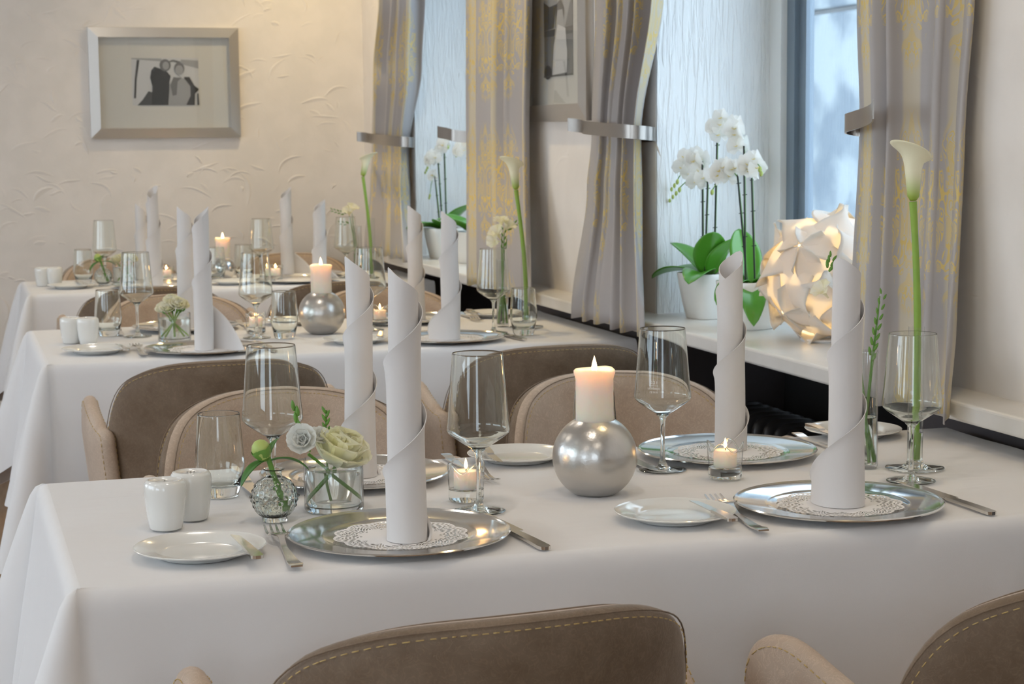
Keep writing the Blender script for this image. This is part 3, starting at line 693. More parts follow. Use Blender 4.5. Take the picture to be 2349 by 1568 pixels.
# hobnail ball vase
def hob():
    def fn(u, v):
        a = 2 * pi * u; prof = v
        # v: 0 bottom .. 1 lip
        if v < .78:
            t = v / .78; th = -pi / 2 + .62 + t * (pi - .62 - .40); r = .0335 * cos(th); z = .0345 + .0335 * sin(th)
            k = max(0, sin(14 * a + (int(t * 9) % 2) * pi)) * max(0, sin(t * 9 * pi) ** 2); amp = .0016 if .2 < t < .85 else .0004
            r += amp * k
            if t < .2: r += .0006 * sin(28 * a) * min(1, t * 12)
        else:
            t = (v - .78) / .22
            r = .0130 - .002 * sin(t * pi) + .003 * t ** 4; z = .0645 + t * .012
        return (r * cos(a), r * sin(a), z)
    mb = grid(fn, 168, 60, closeu=True)
    lathe([(.0160, .0765), (.0126, .0764), (.0108, .074), (.0100, .068), (.0125, .0640), (.0215, .0585), (.0285, .0480), (.0310, .0365), (.0295, .0250), (.0235, .0145), (.0160, .0095), (0, .0090)][::-1], 168, mb); lathe([(0, .0056), (.0273 * .0 + .02706 * .0 + .0335 * cos(-pi / 2 + .62), .0345 + .0335 * sin(-pi / 2 + .62))], 168, mb)
    mb.v = [(x, y, z) for x, y, z in mb.v]
    me = mb.mesh('glass_body', 'crystal', True, None)
    return me
ME['hob'] = hob()
ME['hobwater'] = lathe([(0, .0094), (.0158, .0098), (.0232, .0148), (.0292, .0252), (.0306, .0350), (0, .0350)], 32).mesh('water', 'water', True, 50)
ME['hobbase'] = lathe([(0, .0), (.018, .0), (.0185, .003), (.017, .008), (0, .0085)], 32).mesh('base', 'crystal', True, 50)
ME['tall'] = lathe([(0, .006), (.0155, .006), (.0165, .009), (.0163, .08), (.0152, .15), (.0142, .190), (.0150, .1935), (.0162, .1955), (.0170, .194), (.0156, .189), (.0166, .15), (.0178, .08), (.0182, .004), (.0165, 0), (0, 0)], 40).mesh('glass_body', 'glass', True, 50)
ME['tallwater'] = lathe([(0, .0065), (.0150, .0065), (.0160, .0095), (.0158, .085), (.0150, .0840), (0, .0838)], 32).mesh('water', 'water', True, 50)
ME['flute'] = lathe([(.0125, .012), (.0128, .05), (.0130, .235)], 40).mesh('tube', 'glass', True, None)
ME['flutefoot'] = lathe([(0, 0), (.047, 0), (.0485, .0012), (.047, .0025), (.022, .0048), (.0145, .0078), (.0135, .0125), (.0122, .0135), (0, .0135)], 56).mesh('foot', 'crystal', True, 60)
ME['flutewater'] = lathe([(0, .0138), (.0121, .0138), (.0124, .06), (0, .0602)], 32).mesh('water', 'water', True, 60)
# cutlery: outline extruded along a bent spine
def fork():
    mb = MB()
    def spine(t): return .0035 + .013 * max(0, (t - .62) / .38) ** 1.5 * 0 + .010 * exp(-((t - .66) / .10) ** 2) + .004 * exp(-((t - .02) / .1) ** 2) + .0045 * max(0, (t - .9) / .1)
    Lh = .262
    def hw(t):
        if t < .02: return .0075
        if t < .45: return .0098 - (t / .45) * .0055
        if t < .62: return .0040
        return .0040 + (t - .62) / .06 * .0105 if t < .68 else .0145
    def body(u, v): y = v * .735; w = hw(y); return ((u - .5) * 2 * w, y * Lh, spine(y))
    grid(body, 4, 40, mb, thick=.0022)
    for k in range(4):
        xc = -.0120 + k * .0080
        def tine(u, v, xc=xc): y = .72 + v * .28; w = .0024 * (1 - .45 * v ** 2); return (xc + (u - .5) * 2 * w, y * Lh, spine(y))
        grid(tine, 2, 10, mb, thick=.0018)
    return mb.mesh('fork', 'cutlery', True, 50)
ME['fork'] = fork()
def knife(Lk, bw):
    h = MB(); b = MB()
    def hf(u, v): w = (.0088 - .003 * v) * sqrt(max(.12, 1 - (1 - min(1, v * 14)) ** 2)) ; return ((u - .5) * 2 * w, v * Lk * .46, .0042 + .0006 * sin(v * pi))
    grid(hf, 5, 28, h, thick=.0044)
    def bf(u, v):
        w1 = bw * (sin(min(1, (1 - v) * 5) * pi / 2)) ; return (-.0055 + u * (w1 + .004 * (1 - v)), Lk * (.455 + v * .545), .0040)
    grid(bf, 3, 22, b, thick=.0014)
    return h.mesh('handle', 'cutlery', True, 50), b.mesh('blade', 'cutlery', True, 50)
ME['kh'], ME['kb'] = knife(.265, .0175); ME['bh'], ME['bb'] = knife(.150, .0105)

# ---------------------------------------------------------------- napkins rolled into tall candles
def napkin(H, phi0, wing=None, r0=.0205, wr=.10, seed=0):
    """sheet wound clockwise; its upper edge falls at about 43 degrees, so the roll shows a helical hem"""
    tanv = .93; S = H / tanv; n = 150; g = .0033 / (2 * pi); path = []; s = 0.; th = 0.; rng = random.Random(seed)
    ds = S / n; pos = None; head = None
    rr = r0
    pre = .085; thp = 0.
    for i in range(24):
        sp = -pre * (1 - i / 24); a = phi0 - sp / (r0 - .001); path.append(((r0 - .0014 + .0010 * i / 24) * cos(a), (r0 - .0014 + .0010 * i / 24) * sin(a), sp))
    for i in range(n + 1):
        if wing is None or s < wing:
            rr = r0 + g * th; a = phi0 - th; pos = (rr * cos(a), rr * sin(a)); head = a - pi / 2
            path.append((pos[0], pos[1], s)); th += ds / rr
        else:
            head -= ds / wr; pos = (pos[0] + ds * cos(head), pos[1] + ds * sin(head)); path.append((pos[0], pos[1], s))
        s += ds
    nz = 26
    def fn(u, v):
        i = min(n + 24, int(round(u * (n + 24)))); x, y, s_ = path[i]; top = max(.0008, H - s_ * tanv if s_ >= 0 else H + s_ * .72)
        top -= .004 * exp(-(s_ / .006) ** 2)
        z = top * v
        k = v ** 16 * (.0034 if u > .2 else .0003); d = sqrt(x * x + y * y) or 1
        lean = .004 * mnoise.noise((x * 20, y * 20 + seed, z * 6))
        tp = 1 + .06 * (1 - z / H)
        return (x * tp * (1 + k / d) + lean, y * tp * (1 + k / d) + lean * .5, z)
    return grid(fn, n + 24, nz, thick=.0011).mesh('napkin', 'napkin', True, 50)

# ---------------------------------------------------------------- placing
PLACE = {'nl': 'near left', 'nr': 'near right', 'fl': 'far left', 'fr': 'far right'}
def one(name, key, label, cat, x, y, z=TZ, rz=0, group=None, sc=None):
    o = ob(name, ME[key], None, (x, y, z), (0, 0, rz), sc); return tag(o, label, cat, group)
def wineglass(label, x, y, rz=0, text=False):
    t = thing('wine_glass', label, 'wine glass', (x, y, TZ), rz, 'stemmed wine glasses')
    bw = ob('bowl', ME['wbowl'], t); ob('stem_and_foot', ME['wstem'], t)
    return t
def tumbler(label, x, y):
    t = thing('water_glass', label, 'water glass', (x, y, TZ), 0, 'water glasses')
    wl = ob('wall', ME['tumbler'], t); return t
def shaker(label, x, y, n):
    t = thing('salt_shaker' if n == 1 else 'pepper_shaker', label, 'shaker', (x, y, TZ), 0, 'salt and pepper shakers')
    ob('body', ME['shaker'], t)
    for k in range(n): ob('hole', ME['hole'], t, ((k - (n - 1) / 2) * .005, 0, .0699))
    return t
def candlelight(loc, e):
    l = bpy.data.lights.new('flame_light', 'POINT'); l.energy = e; l.color = (1, .55, .22); l.shadow_soft_size = .006
    o = bpy.data.objects.new('flame_light', l); COL.objects.link(o); o.location = loc
def candleball(tn, x, y, small=False):
    hz = .083 if small else .1145
    h = ob('candle_holder', ME['ballS' if small else 'ball'], None, (x, y, TZ)); 
    tag(h, ('small shiny silver ball candle holder on the %s table' if small else 'brushed silver ball candle holder on the %s table') % tn, 'candle holder', 'ball candle holders')
    zc = TZ + hz - .019; sc = .93 if small else 1
    c = thing('pillar_candle', 'lit cream pillar candle standing in the ball holder of the %s table' % tn, 'candle', (x, y, zc), random.uniform(0, 6), 'lit pillar candles')
    wx = ob('wax', ME['candle'], c, (0, 0, 0), (0, 0, 0), (sc, sc, 1.12)); ob('wick', ME['wick'], c, (0, 0, .0885)); ob('flame', ME['flame'], c, (0, 0, .0925))
    candlelight((x, y, zc + .125), .10)
def tealight(label, x, y, rz=.3):
    h = thing('tealight_glass', 'clear wavy rimmed glass tealight holder ' + label, 'tealight holder', (x, y, TZ), rz, 'glass tealight holders')
    wl = ob('glass_wall', ME['tlight'], h); ob('rim', ME['tlrim'], wl); ob('base', ME['tlbase'], h)
    c = thing('tealight', 'lit white tealight in the glass holder ' + label, 'candle', (x, y, TZ + .0196), 0, 'lit tealights')
    ob('wax', ME['tlwax'], c); ob('wick', ME['wick'], c, (0, 0, .0255), (0, 0, 0), .8); ob('flame', ME['flame'], c, (0, 0, .030), (0, 0, 0), .62)
    candlelight((x, y, TZ + .062), .03)
def cutlery(kind, label, p0, ang):
    x, y = p0; r = R(ang) - pi / 2
    if kind == 'fork': o = ob('fork', ME['fork'], None, (x, y, TZ), (0, 0, r)); return tag(o, label, 'fork', 'table forks')
    t = thing('table_knife' if kind == 'knife' else 'butter_knife', label, 'knife', (x, y, TZ), r, 'table knives' if kind == 'knife' else 'butter knives')
    a, b = ('kh', 'kb') if kind == 'knife' else ('bh', 'bb')
    ob('handle', ME[a], t); ob('blade', ME[b], t); return t
def cover(tk, pl, x, y, bread=None, fork_=None, knife_=None, bk=None):
    """charger, doily, bread plate with its knife, fork and knife of one place"""
    where = 'at the %s place of the %s table' % (PLACE[pl], TN[tk])
    one('charger_plate', 'charger', 'round silver charger plate ' + where, 'charger plate', x, y, TZ, random.random() * 6, 'silver charger plates')
    one('paper_doily', 'doily', 'white lace paper doily on the charger ' + where, 'doily', x + .002, y - .002, TZ + .0046, random.random() * 6, 'paper doilies')
    if bread:
        one('bread_plate', 'bread', 'small white bread plate ' + where, 'bread plate', bread[0], bread[1], TZ, 0, 'white bread plates')
        if bk: 
            o = cutlery('butter', 'butter knife lying on the bread plate ' + where, (bk[0], bk[1]), bk[2]); o.location.z = TZ + .0125; 
            if len(bk) > 3: o.rotation_euler.x = R(bk[3])
    if fork_: cutlery('fork', 'silver fork ' + where, fork_[:2], fork_[2])
    if knife_: cutlery('knife', 'silver table knife ' + where, knife_[:2], knife_[2])
def nap(tk, pl, x, y, H, phi, wing=None, wr=.10, look='tall white rolled napkin'):
    me = napkin(H, R(phi), wing, wr=wr, seed=int(x * 100 + y * 7))
    o = ob('rolled_napkin', me, None, (x, y, TZ + .0054)); tag(o, '%s, %s place of the %s table' % (look, PLACE[pl], TN[tk]), 'napkin', 'rolled napkins')
# front table
cover(1, 'nl', .588, 2.470, (.313, 2.466), (.418, 2.325, 87), (.7565, 2.328, 95), (.372, 2.350, 93, 0))
cover(1, 'nr', 1.255, 2.460, (.998, 2.468), (1.071, 2.322, 82.5), (1.436, 2.328, 91), (1.042, 2.358, 90, 0))
cover(1, 'fl', .628, 2.942, (.93, 3.013), (.815, 3.075, 272), (.452, 3.07, 271), (.882, 3.062, 264, 0))
cover(1, 'fr', 1.284, 2.936, (1.585, 3.05), (1.478, 3.07, 270), (1.105, 3.07, 272), (1.519, 3.10, 265, 0))
nap(1, 'nl', .592, 2.440, .378, 178); nap(1, 'nr', 1.262, 2.452, .372, 205, .285, .05, 'rolled napkin with a loose left flap')
nap(1, 'fl', .637, 2.935, .362, 185); nap(1, 'fr', 1.300, 2.960, .350, 10)
wineglass('empty wine glass beside the rose bowl, left on the front table', .477, 2.835)
wineglass('empty wine glass in the middle of the front table, beside the tealight', .746, 2.618)
g3 = wineglass('empty wine glass with a printed fill line, right of the large candle', 1.126, 2.839, 0, True)
wineglass('empty wine glass beside the tall calla vase on the front table', 1.461, 2.613)
tumbler('empty water glass behind the shakers on the front table', .398, 2.865); tumbler('empty water glass hidden behind the large candle holder', 1.030, 2.905)
shaker('white porcelain shaker standing in front, left on the front table', .289, 2.651, 1); shaker('white porcelain shaker half hidden behind the other on the front table', .333, 2.706, 3)
candleball('front', .954, 2.690); tealight('left of the large candle on the front table', .749, 2.700); tealight('right of the large candle on the front table', 1.193, 2.735, .95)
# middle table
cover(2, 'nl', .640, 4.850, (.372, 4.925), (.479, 4.770, 90), (.815, 4.745, 94), (.439, 4.815, 94, 0))
cover(2, 'nr', 1.301, 4.856, (1.055, 4.900), None, (1.493, 4.766, 97), (1.112, 4.86, 75, 0))
cover(2, 'fl', .667, 5.435, (.985, 5.47), (.838, 5.565, 271), (.482, 5.56, 268), (.93, 5.53, 300, 0))
cover(2, 'fr', 1.325, 5.405, (1.605, 5.456), (1.525, 5.55, 268), None, (1.545, 5.52, 268, 0))
nap(2, 'nl', .640, 4.838, .375, -8, .27, .16, 'rolled napkin with a large right flap'); nap(2, 'nr', 1.305, 4.842, .350, 178, .255, .05)
nap(2, 'fl', .672, 5.430, .355, 182, .29, .10); nap(2, 'fr', 1.352, 5.410, .345, 180)
wineglass('empty wine glass behind the shakers of the middle table', .514, 5.285); wineglass('empty wine glass left of the middle candle, by a tealight', .823, 5.120)
wineglass('empty wine glass right of the middle candle, behind the front napkins', 1.164, 5.200); wineglass('empty wine glass before the freesia vase on the middle table', 1.472, 4.995)
tumbler('empty water glass beside the shakers of the middle table', .438, 5.333); tumbler('empty water glass just left of the middle ball candle holder', .895, 5.085); tumbler('empty water glass at the right end of the middle table', 1.535, 4.915)
shaker('white porcelain shaker on the left, middle table', .325, 5.180, 1); shaker('white porcelain shaker on the right, middle table', .368, 5.150, 3)
candleball('middle', 1.016, 5.165); tealight('left of the candle on the middle table', .838, 5.225); tealight('right of the candle on the middle table', 1.215, 5.300)
# rear table
cover(3, 'nl', .750, 7.030, (.451, 7.10), None, None, (.50, 7.06, 100, 0)); cover(3, 'nr', 1.300, 7.045, (1.048, 7.04))
cover(3, 'fl', .812, 7.352); cover(3, 'fr', 1.375, 7.345)
nap(3, 'nl', .755, 7.04, .375, 30); nap(3, 'nr', 1.385, 7.05, .312, 0, .24, .08); nap(3, 'fl', .742, 7.36, .30, 180); nap(3, 'fr', 1.318, 7.385, .352, 0, .25, .08)
wineglass('empty wine glass left of the napkins on the rear table', .600, 7.37); wineglass('empty wine glass right of the small candle on the rear table', 1.185, 7.20); wineglass('empty wine glass before the freesia on the rear table', 1.515, 7.18)
tumbler('empty water glass beside the shakers of the rear table', .512, 7.300); tumbler('empty water glass right of the small candle on the rear table', 1.135, 7.34); tumbler('empty water glass left of the small candle on the rear table', 1.005, 7.20)
shaker('white porcelain shaker on the left, rear table', .357, 7.240, 1); shaker('white porcelain shaker on the right, rear table', .400, 7.220, 3)
candleball('rear', 1.045, 7.275, True); tealight('left on the rear table', .818, 7.22); tealight('right of the candle on the rear table', 1.225, 7.13)

# printed marks on the third wine glass
def glass_text(parent):
    def wrap(txt, size, z, ang):
        c = bpy.data.curves.new('mark', 'FONT'); c.body = txt; c.size = size; c.align_x = 'CENTER'; c.resolution_u = 2
        o = bpy.data.objects.new('mark', c); COL.objects.link(o); dg = bpy.context.evaluated_depsgraph_get()
        me = bpy.data.meshes.new_from_object(o.evaluated_get(dg)); bpy.data.objects.remove(o); bpy.data.curves.remove(c)
        for v in me.vertices:
            zz = z + v.co.y; r = .0472 - (zz - .1265) * .0882 + .0005; a = ang + v.co.x / r; v.co = (r * cos(a), r * sin(a), zz)
        me.materials.clear(); me.materials.append(MAT['print']); return me
    a = R(230)
    for nm, tx, sz, z in (('volume_mark', '0,2 l', .0068, .1495), ('maker_mark', 'LEONARDO', .0040, .1405), ('date_mark', 'CE M18', .0042, .1345)):
        ob(nm, wrap(tx, sz, z, a), parent)
    mb = MB(); v = []; f = []
    for i in range(13):
        aa = a - .165 + .33 * i / 12
        for zz in (.1462, .1467): r = .0472 - (zz - .1265) * .0882 + .0005; v.append((r * cos(aa), r * sin(aa), zz))
    for i in range(12): f.append((2 * i, 2 * i + 2, 2 * i + 3, 2 * i + 1))
    mb.add(v, f); mb.obj('fill_line', 'print', parent)
glass_text(g3)

# ---------------------------------------------------------------- flowers
def petalfn(Lp, Wp, curl, cup, tipcurl=0., base=.25, ruffle=0., ph=0.):
    def fn(u, v):
        wv = (base + (1 - base) * sin(min(1., v * 1.25) * pi / 2)) * sqrt(max(0., 1 - max(0, (v - .62) / .38) ** 2.6)) if v < .999 else .02
        x = (u - .5) * 2 * Wp * wv
        a = curl * v; y = Lp * (sin(a) / curl if abs(curl) > .01 else v); z = Lp * ((1 - cos(a)) / curl if abs(curl) > .01 else 0)
        z += cup * (x / Wp) ** 2 * Wp - tipcurl * max(0, v - .7) ** 2 * Lp + ruffle * sin(u * 14 + ph) * v * Wp * .2
        return (x, y, z)
    return fn
def place_petal(mb, fn, az, el, off=(0, 0, 0), nu=6, nv=8, mi=0, out=0.):
    M = Matrix.Rotation(az, 3, 'Z') @ Matrix.Rotation(el, 3, 'X')
    def g(u, v): p = M @ (Vector(fn(u, v)) + Vector((0, 0, 0))); q = Matrix.Rotation(az, 3, 'Z') @ Vector((0, out, 0)); return (p[0] + q[0] + off[0], p[1] + q[1] + off[1], p[2] + off[2])
    return grid(g, nu, nv, mb, mi)
# rose bloom
def rose_mesh(seed, mat='rose', size=1.):
    rng = random.Random(seed); mb = MB()
    layers = [(3, .0035, R(86), .020, .016, .9), (4, .007, R(82), .024, .019, .8), (5, .012, R(76), .028, .022, .6), (5, .016, R(66), .032, .026, .5), (6, .019, R(54), .034, .028, .35), (6, .020, R(38), .034, .030, .2)]
    for li, (n, out, el, Lp, Wp, cup) in enumerate(layers):
        for k in range(n):
            az = 2 * pi * k / n + li * .7 + rng.uniform(-.15, .15)
            fn = petalfn(Lp * rng.uniform(.95, 1.08), Wp, .55 if li < 3 else .35, cup, 1.6 if li > 2 else .3, .45, .25, rng.uniform(0, 6))
            place_petal(mb, fn, az, el, (0, 0, -.004 * li), 7, 9, out=out * .55)
    for v in range(len(mb.v)): x, y, z = mb.v[v]; mb.v[v] = (x * size, y * size, z * size)
    return mb.mesh('bloom', mat, True, None)
ME['rose_a'] = rose_mesh(1); ME['rose_b'] = rose_mesh(4, 'cream'); 
def freesia_mesh(seed, op=1.):
    rng = random.Random(seed); mb = MB()
    lathe([(.0018, -.022), (.0028, -.012), (.005, -.003), (.0085, .006)], 12, mb)
    for k in range(6):
        fn = petalfn(.026, .0125, -.5, .5, .5, .5, .15, k)
        place_petal(mb, fn, k * pi / 3 + .1, R(62 - 14 * op + 8 * (k % 2)), (0, 0, .002), 6, 8, out=.005)
    return mb.mesh('bloom', 'cream', True, None)
ME['free'] = freesia_mesh(1); ME['free2'] = freesia_mesh(2, 1.6)
ME['petalbloom'] = None
def double_bloom():
    rng = random.Random(3); mb = MB()
    for li, (n, el, Lp, Wp) in enumerate(((6, 28, .028, .018), (6, 48, .024, .014), (5, 66, .018, .011), (4, 80, .013, .009))):
        for k in range(n): place_petal(mb, petalfn(Lp, Wp, .5, .5, .8, .5, .35, rng.uniform(0, 6)), 2 * pi * k / n + li * .5, R(el), (0, 0, 0), 6, 8, out=.002)
    return mb.mesh('bloom', 'petal', True, None)
ME['dbl'] = double_bloom()
ME['budm'] = lathe([(0, -.007), (.0018, -.006), (.0032, -.001), (.0030, .004), (.0014, .009), (0, .0105)], 10).mesh('bud', 'bud')
ME['greenbud'] = lathe([(0, -.007), (.0018, -.006), (.0030, -.001), (.0026, .004), (.0012, .008), (0, .0095)], 10).mesh('bud', 'stem')
def leafmesh(Lf, Wf, curl, fold, mat, tw=0., name='leaf', thick=.0012):
    def fn(u, v):
        wv = sin(pi * min(1, v * .96 + .04)) ** .6 * (1 - .15 * v); x = (u - .5) * 2 * Wf * wv
        a = curl * v; y = Lf * (sin(a) / curl if abs(curl) > .01 else v); z = -Lf * ((1 - cos(a)) / curl if abs(curl) > .01 else 0)
        z += fold * abs(x); c, s = cos(tw * v), sin(tw * v)
        return (x * c, y, z + x * s)
    return grid(fn, 8, 16, thick=thick).mesh(name, mat, True, None)
ME['lanc'] = leafmesh(.06, .008, 1.2, .3, 'darkleaf', .6); ME['lanc2'] = leafmesh(.045, .006, -.6, .3, 'darkleaf', .3)
def aim(d):
    return Vector(d).to_track_quat('Z', 'Y').to_euler()
def bloom(name, key, parent, p, d, sc=1., roll=0):
    q = Vector(d).to_track_quat('Z', 'Y'); e = (q.to_matrix() @ Matrix.Rotation(roll, 3, 'Z')).to_euler()
    return ob(name, ME[key], parent, p, e, sc)
def curve3(p0, p1, p2, n=12): return bez(p0, p1, p2, None, n)
# rose bowls
def rosebowl(tn, x, y, roses):
    t = thing('flower_bowl', 'low clear glass cylinder vase with water on the %s table' % tn, 'vase', (x, y, TZ), 0, 'low glass vases')
    ob('glass_wall', ME['rosebowl'], t); ob('base', ME['rosebase'], t); ob('water', ME['rosewater'], t, (0, 0, .0002))
rosebowl('front', .545, 2.706, 1)
bx, by, bz = .545, 2.706, TZ
f = thing('rose', 'large pale yellow rose lying in the low vase of the front table', 'flower', (bx, by, bz))
tube(curve3((-.030, .012, .014), (-.005, .006, .05), (.018, -.002, .086)), .0026, 8).obj('stem', 'stem', f)
bloom('bloom', 'rose_a', f, (.012, -.006, .092), (.30, -.35, .9), 1.22)
for k in range(4):
    a = k * 1.6; bloom('sepal', 'lanc2', f, (.016, -.004, .078), (cos(a) * .8, sin(a) * .8, .25), .5)
f = thing('freesia_sprig', 'white double freesia leaning left out of the low vase', 'flower', (bx, by, bz))
tube(curve3((.034, .0, .014), (.005, -.010, .05), (-.040, -.012, .088)), .0024, 8).obj('stem', 'stem', f)
bloom('bloom', 'dbl', f, (-.046, -.016, .108), (-.35, -.75, .35), 1.0); bloom('bloom', 'dbl', f, (-.022, .002, .104), (.1, -.5, .7), .75)
pts = [(-.050, .0, .128), (-.055, .002, .140), (-.052, .001, .150), (-.058, .003, .158)]
tube(curve3((-.036, -.008, .09), (-.050, .0, .12), (-.056, .003, .158)), .0014, 6).obj('stem', 'stem', f)
for p in pts: bloom('bud', 'greenbud', f, p, (-.15, 0, 1), 1.05)
f = thing('freesia_sprig', 'green freesia bud sprig behind the yellow rose of the front table', 'flower', (bx, by, bz))
tube(curve3((.0, .015, .016), (-.012, .012, .07), (-.006, .014, .148)), .0015, 7).obj('stem', 'stem', f)
for k in range(7): bloom('bud', 'greenbud', f, (-.010 + .005 * (k % 2), .012, .112 + k * .006), ((-.5, 0, 1), (.5, 0, 1))[k % 2], .8)
# peony in the hobnail vase
def ballvase(tn, x, y, full=True):
    t = thing('bud_vase', 'small round textured glass bud vase on the %s table' % tn, 'vase', (x, y, TZ), 0, 'round bud vases')
    ob('glass_body', ME['hob'], t); ob('base', ME['hobbase'], t); ob('water', ME['hobwater'], t)
    f = thing('peony', 'green white peony bud with dark leaves in the round vase of the %s table' % tn, 'flower', (x, y, TZ), 0, 'peony buds')
    tube(curve3((.014, -.004, .018), (.002, 0, .06), (-.008, 0, .094)), [.0046] * 5 + [.004] * 8, 10).obj('stem', 'stem', f)
    mb = MB(); lathe([(0, -.016), (.009, -.013), (.0135, -.004), (.0135, .004), (.010, .011), (.005, .0145), (0, .0155)], 20, mb, wob=lambda r, z, a: (r * (1 + .04 * sin(3 * a + z * 90)), z)); bu = mb.obj('flower_bud', 'bud', f, (-.018, -.004, .106), (0, R(-24), 0))
    mb = MB()
    for k in range(4): place_petal(mb, petalfn(.024, .011, .9, .8, 0, .6), k * pi / 2 + .3, R(30), (0, 0, -.018), 5, 7, out=.003)
    mb.obj('sepals', 'stem', f, (-.018, -.004, .106), (0, R(-24), 0))
    for (p, d, s) in (((-.008, 0, .09), (-.9, -.3, -.05), 1.0), ((-.006, 0, .088), (1, -.1, .35), 1.05), ((-.008, .002, .092), (.25, .3, 1), .75)):
        q = Vector(d).to_track_quat('Y', 'Z'); ob('leaf', ME['lanc'], f, p, q.to_euler(), s)
ballvase('front', .446, 2.652)
ballvase('rear', .575, 7.165)
# vases with roses on the other tables
rosebowl('middle', .599, 5.135, 2)
f = thing('white_rose_posy', 'posy of cream white blooms in the low vase of the middle table', 'flower', (.599, 5.135, TZ))
for i, (px, py, pz, sx) in enumerate(((-.018, -.012, .095, .02), (.008, -.016, .104, -.02), (.022, .004, .100, -.03), (-.005, .010, .112, .0), (-.028, .008, .092, .03))):
    tube(curve3((sx, 0, .014), (0, 0, .05), (px, py, pz - .012)), .0022, 6).obj('stem', 'callastem', f)
    bloom('bloom', 'rose_b', f, (px, py, pz), (px * 14, py * 14 - .5, .9), .62)
for k in range(10): bloom('bud', 'greenbud', f, (-.03 + k * .006, -.022 + .008 * (k % 3), .080 + .005 * (k % 2)), (k * .1 - .5, -.6, .5), .9)
rosebowl('rear', .660, 7.225, 2)
f = thing('white_rose_posy', 'posy of pale yellow blooms in the low vase of the rear table', 'flower', (.660, 7.225, TZ))
for i, (px, py, pz, sx) in enumerate(((-.03, -.01, .095, .02), (.03, -.01, .098, -.02), (0, .01, .100, .0))):
    tube(curve3((sx, 0, .014), (0, 0, .05), (px, py, pz - .012)), .0022, 6).obj('stem', 'callastem', f)
    bloom('bloom', 'rose_b', f, (px, py, pz), (px * 10, -.3, .9), .7)
# tall vases with freesia
def freesia(tn, x, y, tops, blooms, buds):
    t = thing('freesia_vase', 'tall slim glass vase holding freesia on the %s table' % tn, 'vase', (x, y, TZ), 0, 'slim freesia vases')
    ob('glass_body', ME['tall'], t); ob('water', ME['tallwater'], t)
    f = thing('freesia', 'cream freesia stems with green buds in the slim vase of the %s table' % tn, 'flower', (x, y, TZ), 0, 'freesias in slim vases')
    for i, tp in enumerate(tops):
        s = (.010 * cos(i * 2.3), .010 * sin(i * 2.3), .010)
        tube(curve3(s, (tp[0] * .1, tp[1] * .1, .12), tp), [.0026] * 9 + [.002, .0017, .0014, .001], 7).obj('stem', 'stem', f)
    for (p, d, s) in blooms: bloom('bloom', 'free' if s > .95 else 'free2', f, p, d, s)
    for (p0, p1, n) in buds:
        a = Vector(p0); b = Vector(p1)
        for k in range(n):
            q = a.lerp(b, k / max(1, n - 1)); sd = (b - a).cross(Vector((0, 1, 0))).normalized() * (.0045 if k % 2 else -.0045)
            bloom('bud', 'greenbud', f, q + sd, (b - a).normalized() + sd * 90, 1.0 - .4 * k / n)
freesia('front', 1.452, 2.745, [(-.066, -.005, .335), (.018, -.005, .285), (-.035, 0, .30)],
        [((-.046, .004, .312), (.35, -.1, .9), .72), ((-.080, .004, .295), (-.6, -.2, .6), .72)], [((-.075, -.005, .335), (-.068, -.005, .355), 6), ((.004, -.005, .185), (.024, -.005, .292), 14)])
freesia('middle', 1.545, 5.15, [(.0, 0, .262), (.015, 0, .255), (.006, -.004, .27)],
        [((-.012, 0, .268), (-.5, -.4, .7), 1.), ((.012, -.006, .285), (.35, -.5, .8), 1.05), ((-.002, .0, .300), (-.1, -.3, 1), .9), ((-.022, -.004, .250), (-.8, -.5, .2), .9)], [((.0, -.014, .22), (.002, -.016, .285), 8), ((.02, 0, .285), (.05, 0, .302), 7)])
freesia('rear', 1.585, 7.29, [(-.02, 0, .245), (-.03, 0, .23)],
        [((-.022, 0, .258), (.3, -.4, .9), 1.15), ((-.035, -.004, .250), (-.3, -.5, .7), 1.0)], [((-.05, 0, .245), (-.105, 0, .262), 9), ((-.04, 0, .205), (-.075, 0, .21), 5)])
# callas
def calla_mesh():
    def fn(u, v):
        a = -.12 + (2 * pi + .24) * u; 
        # v 0 throat .. 1 lip
        r = .0085 + .0072 * v + .0135 * max(0, (v - .58) / .42) ** 2.2
        bk = .5 + .5 * cos(a - pi)                # the side opposite to the overlap rises to a tip
        z = .002 + v * (.072 + .030 * bk) - .018 * max(0, v - .8) / .2 * (1 - bk) * .6
        ov = .0022 * (u - .5)
        r = r * (1 + .25 * bk * v ** 4) + ov * (1 if v < .9 else .6)
        if v < .08: r *= .55 + .45 * v / .08
        return (r * cos(a), r * sin(a), z)
    return grid(fn, 44, 26, thick=.0009).mesh('spathe', 'calla', True, None)
ME['spathe'] = calla_mesh()
ME['spadix'] = lathe([(0, 0), (.003, .002), (.0034, .03), (.002, .052), (0, .055)], 12).mesh('spadix', 'lip')
def calla(tn, x, y, top, mid, rz, tilt):
    t = thing('calla_vase', 'slender footed glass tube vase on the %s table' % tn, 'vase', (x, y, TZ), 0, 'footed tube vases')
    ob('tube', ME['flute'], t); ob('foot', ME['flutefoot'], t); ob('water', ME['flutewater'], t)
    f = thing('calla_lily', 'single cream calla lily on a long green stem, %s table' % tn, 'flower', (x, y, TZ), 0, 'calla lilies')
    tube(bez((0, 0, .015), (mid[0] * .5, mid[1] * .5, mid[2] * .6), mid, top, 20), [.0062] * 14 + [.0060, .0058, .0057, .0056, .0056, .006, .0065], 12).obj('stem', 'callastem', f)
    e = (Matrix.Rotation(tilt[0], 3, 'Y') @ Matrix.Rotation(tilt[1], 3, 'X') @ Matrix.Rotation(rz, 3, 'Z')).to_euler()
    s = ob('spathe', ME['spathe'], f, top, e); ob('spadix', ME['spadix'], f, (top[0], top[1], top[2] + .015), e)
